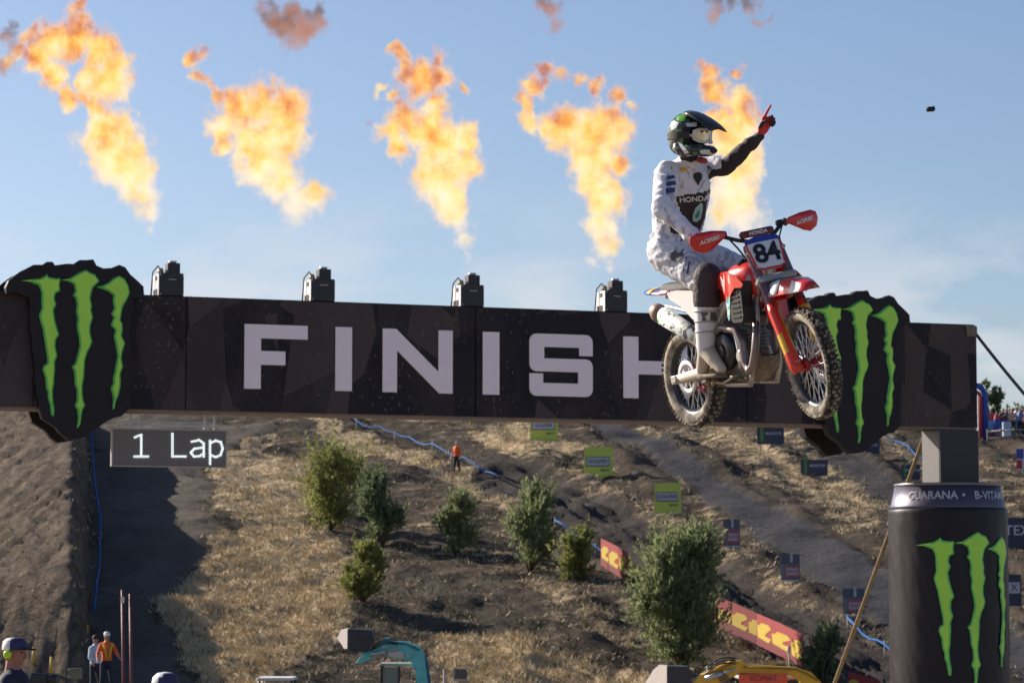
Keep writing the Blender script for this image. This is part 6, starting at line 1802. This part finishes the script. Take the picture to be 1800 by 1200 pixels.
p = P(810, 1184, 66); e = empty('framed_mirror', Matrix.Translation(p), label='small dark mirror in a pale frame right of the thin pale post', cat='mirror')
bm = bmesh.new(); box(bm, (0, 0, 0), (.28, .03, .22)); obj('glass', bm, mat('dark mirror glass', (.06, .06, .065), .2), e)
bm = bmesh.new()
for z_ in (-.13, .13): box(bm, (0, 0, z_), (.34, .05, .035))
box(bm, (-.16, 0, 0), (.04, .05, .26)); tube(bm, [(-.16, 0, 0), (-.16, 0, -3.2)], .02, 6); obj('mirror_frame', bm, STAKE, e)

# ------------------------------------------------------------ spectators, arch and barriers on the right-hand crest
cols = [(.62, .05, .04), (.5, .5, .55), (.03, .04, .12), (.70, .68, .66), (.10, .16, .35), (.25, .10, .10), (.05, .05, .06), (.55, .35, .28), (.15, .25, .30)]
cms = [mat('spectator top %s' % n_, c) for n_, c in zip(('red', 'grey', 'navy', 'white', 'blue', 'maroon', 'black', 'salmon', 'teal'), cols)]
cnames = ['red', 'grey', 'navy', 'white', 'blue', 'maroon', 'black', 'salmon', 'teal']
protos = [fig('person', Matrix.Identity(4), [cms[0], BLK, SKIN, BLK, BLK, 1], voxel=.045, arm=(.2, .1)), fig('person', Matrix.Identity(4), [cms[0], BLK, SKIN, BLK, BLK, 1], voxel=.045, arm=(1.4, .6), stance=.14)]
spots = [(1742, 170.0, 5, 'left of the red one'), (1752, 169.2, 0, 'nearest the blue barrier'), (1763, 169.5, 6, 'in the middle of the group'), (1770, 170.6, 2, 'right of the middle'), (1779, 169.4, 7, 'above the timber rail'), (1787, 170.2, 3, 'near the right edge'), (1794, 169.0, 4, 'at the right edge of the photo'), (1759, 172.0, 1, 'in the back row by the tree'), (1775, 172.5, 8, 'in the back row'), (1790, 172.2, 5, 'in the back row at far right'), (1746, 172.4, 4, 'in the back row by the arch'), (1730, 170.2, 3, 'under the arch'), (1803, 170.8, 0, 'partly cut by the right edge'), (1768, 172.8, 3, 'in the back row above the pale barrier')]
rn = random.Random(11)
for i, (px, D, c, w_) in enumerate(spots):
    o = protos[i % 2] if i < 2 else protos[i % 2].copy()
    if i >= 2: COL.objects.link(o)
    p = P(px, 760, D); z = height(p.x, p.y, True)
    o.matrix_world = Matrix.Translation((p.x, p.y, z)) @ Matrix.Rotation(rn.uniform(-2.6, -.5), 4, 'Z') @ Matrix.Scale(rn.uniform(.93, 1.05), 4)
    o.material_slots[0].link = 'OBJECT'; o.material_slots[0].material = cms[c]
    if i % 3 == 0: o.material_slots[3].link = 'OBJECT'; o.material_slots[3].material = CAPW
    if i % 4 == 1: o.material_slots[1].link = 'OBJECT'; o.material_slots[1].material = cms[4]
    tag(o, 'spectator in a %s top on the crest, %s' % (cnames[c], w_), 'person', 'spectators on the right-hand crest')
def crest(px, D): p = P(px, 760, D); return Vector((p.x, p.y, height(p.x, p.y, True)))
b = crest(1712, 165)
e = empty('inflatable_arch', Matrix.Translation(b), label='blue and red inflatable arch peeking out right of the column', cat='arch')
def archt(R_, hh2, r_, m_, nm, y=0):
    bm = bmesh.new(); pts = [(R_, y, 0), (R_, y, hh2)] + [(R_ * math.cos(rad(a_)), y, hh2 + R_ * math.sin(rad(a_))) for a_ in range(15, 180, 15)] + [(-R_, y, hh2), (-R_, y, 0)]
    tube(bm, pts, r_, 10); obj(nm, bm, m_, e)
archt(.68, 2.6, .16, mat('blue inflatable', (.02, .08, .40), .5), 'outer_tube'); archt(.42, 2.5, .11, mat('red inflatable', (.42, .04, .06), .5), 'inner_tube')
bm = bmesh.new(); box(bm, (.30, .1, 1.3), (.1, .1, 2.6)); obj('support_post', bm, CAPW, e)
for px, D, w_, h_, m_, lb in ((1745, 165.5, 1.0, 1.15, mat('pale blue barrier', (.30, .42, .62), .6), 'pale blue barrier block left of the spectators'), (1754, 165.2, .42, 1.1, BLUE, 'deep blue barrier block beside the pale blue one'), (1770, 166.0, .5, 1.0, mat('light grey blue barrier', (.42, .50, .62), .6), 'light grey blue barrier in front of the spectators')):
    o_b = crest(px, D); bm = bmesh.new(); box(bm, (0, 0, h_ / 2), (w_, .3, h_), bev=.04); box(bm, (0, -.16, h_ * .25), (w_ * .8, .02, h_ * .3), mi=1)
    o = obj('barrier_block', bm, [m_, REDB if px != 1770 else WHB], label=lb, cat='barrier'); o.location = o_b
e0_ = crest(1736, 163.5); e1_ = crest(1830, 161.5)
e = empty('timber_rail', Matrix.Translation(e0_), label='low timber rail along the crest in front of the spectators', cat='rail')
d_ = e1_ - e0_
for z_ in (.25, .62): bm = bmesh.new(); tube(bm, [(0, 0, z_), (d_.x, d_.y, d_.z + z_)], .05, 5); obj('rail_bar', bm, mat('grey timber', (.17, .155, .14), .8), e)
for t in (0, .25, .5, .75, 1): bm = bmesh.new(); tube(bm, [(d_.x * t, d_.y * t, d_.z * t - .2), (d_.x * t, d_.y * t, d_.z * t + .75)], .05, 5); obj('rail_post', bm, MATS['grey timber'], e)
def tree_at(px, D, x0, x1, y0, y1, lb, seed, n):
    bush(x0, x1, y0, y1, 'dark', n, lb, seed, 'trees behind the spectators', .35, 'tree', .3, base=crest(px, D))
tree_at(1742, 185, 1716, 1768, 660, 790, 'thin leafy tree behind the arch on the crest', 21, 900)
tree_at(1792, 187, 1760, 1830, 692, 790, 'lower leafy tree behind the spectators at the right edge', 22, 1500)
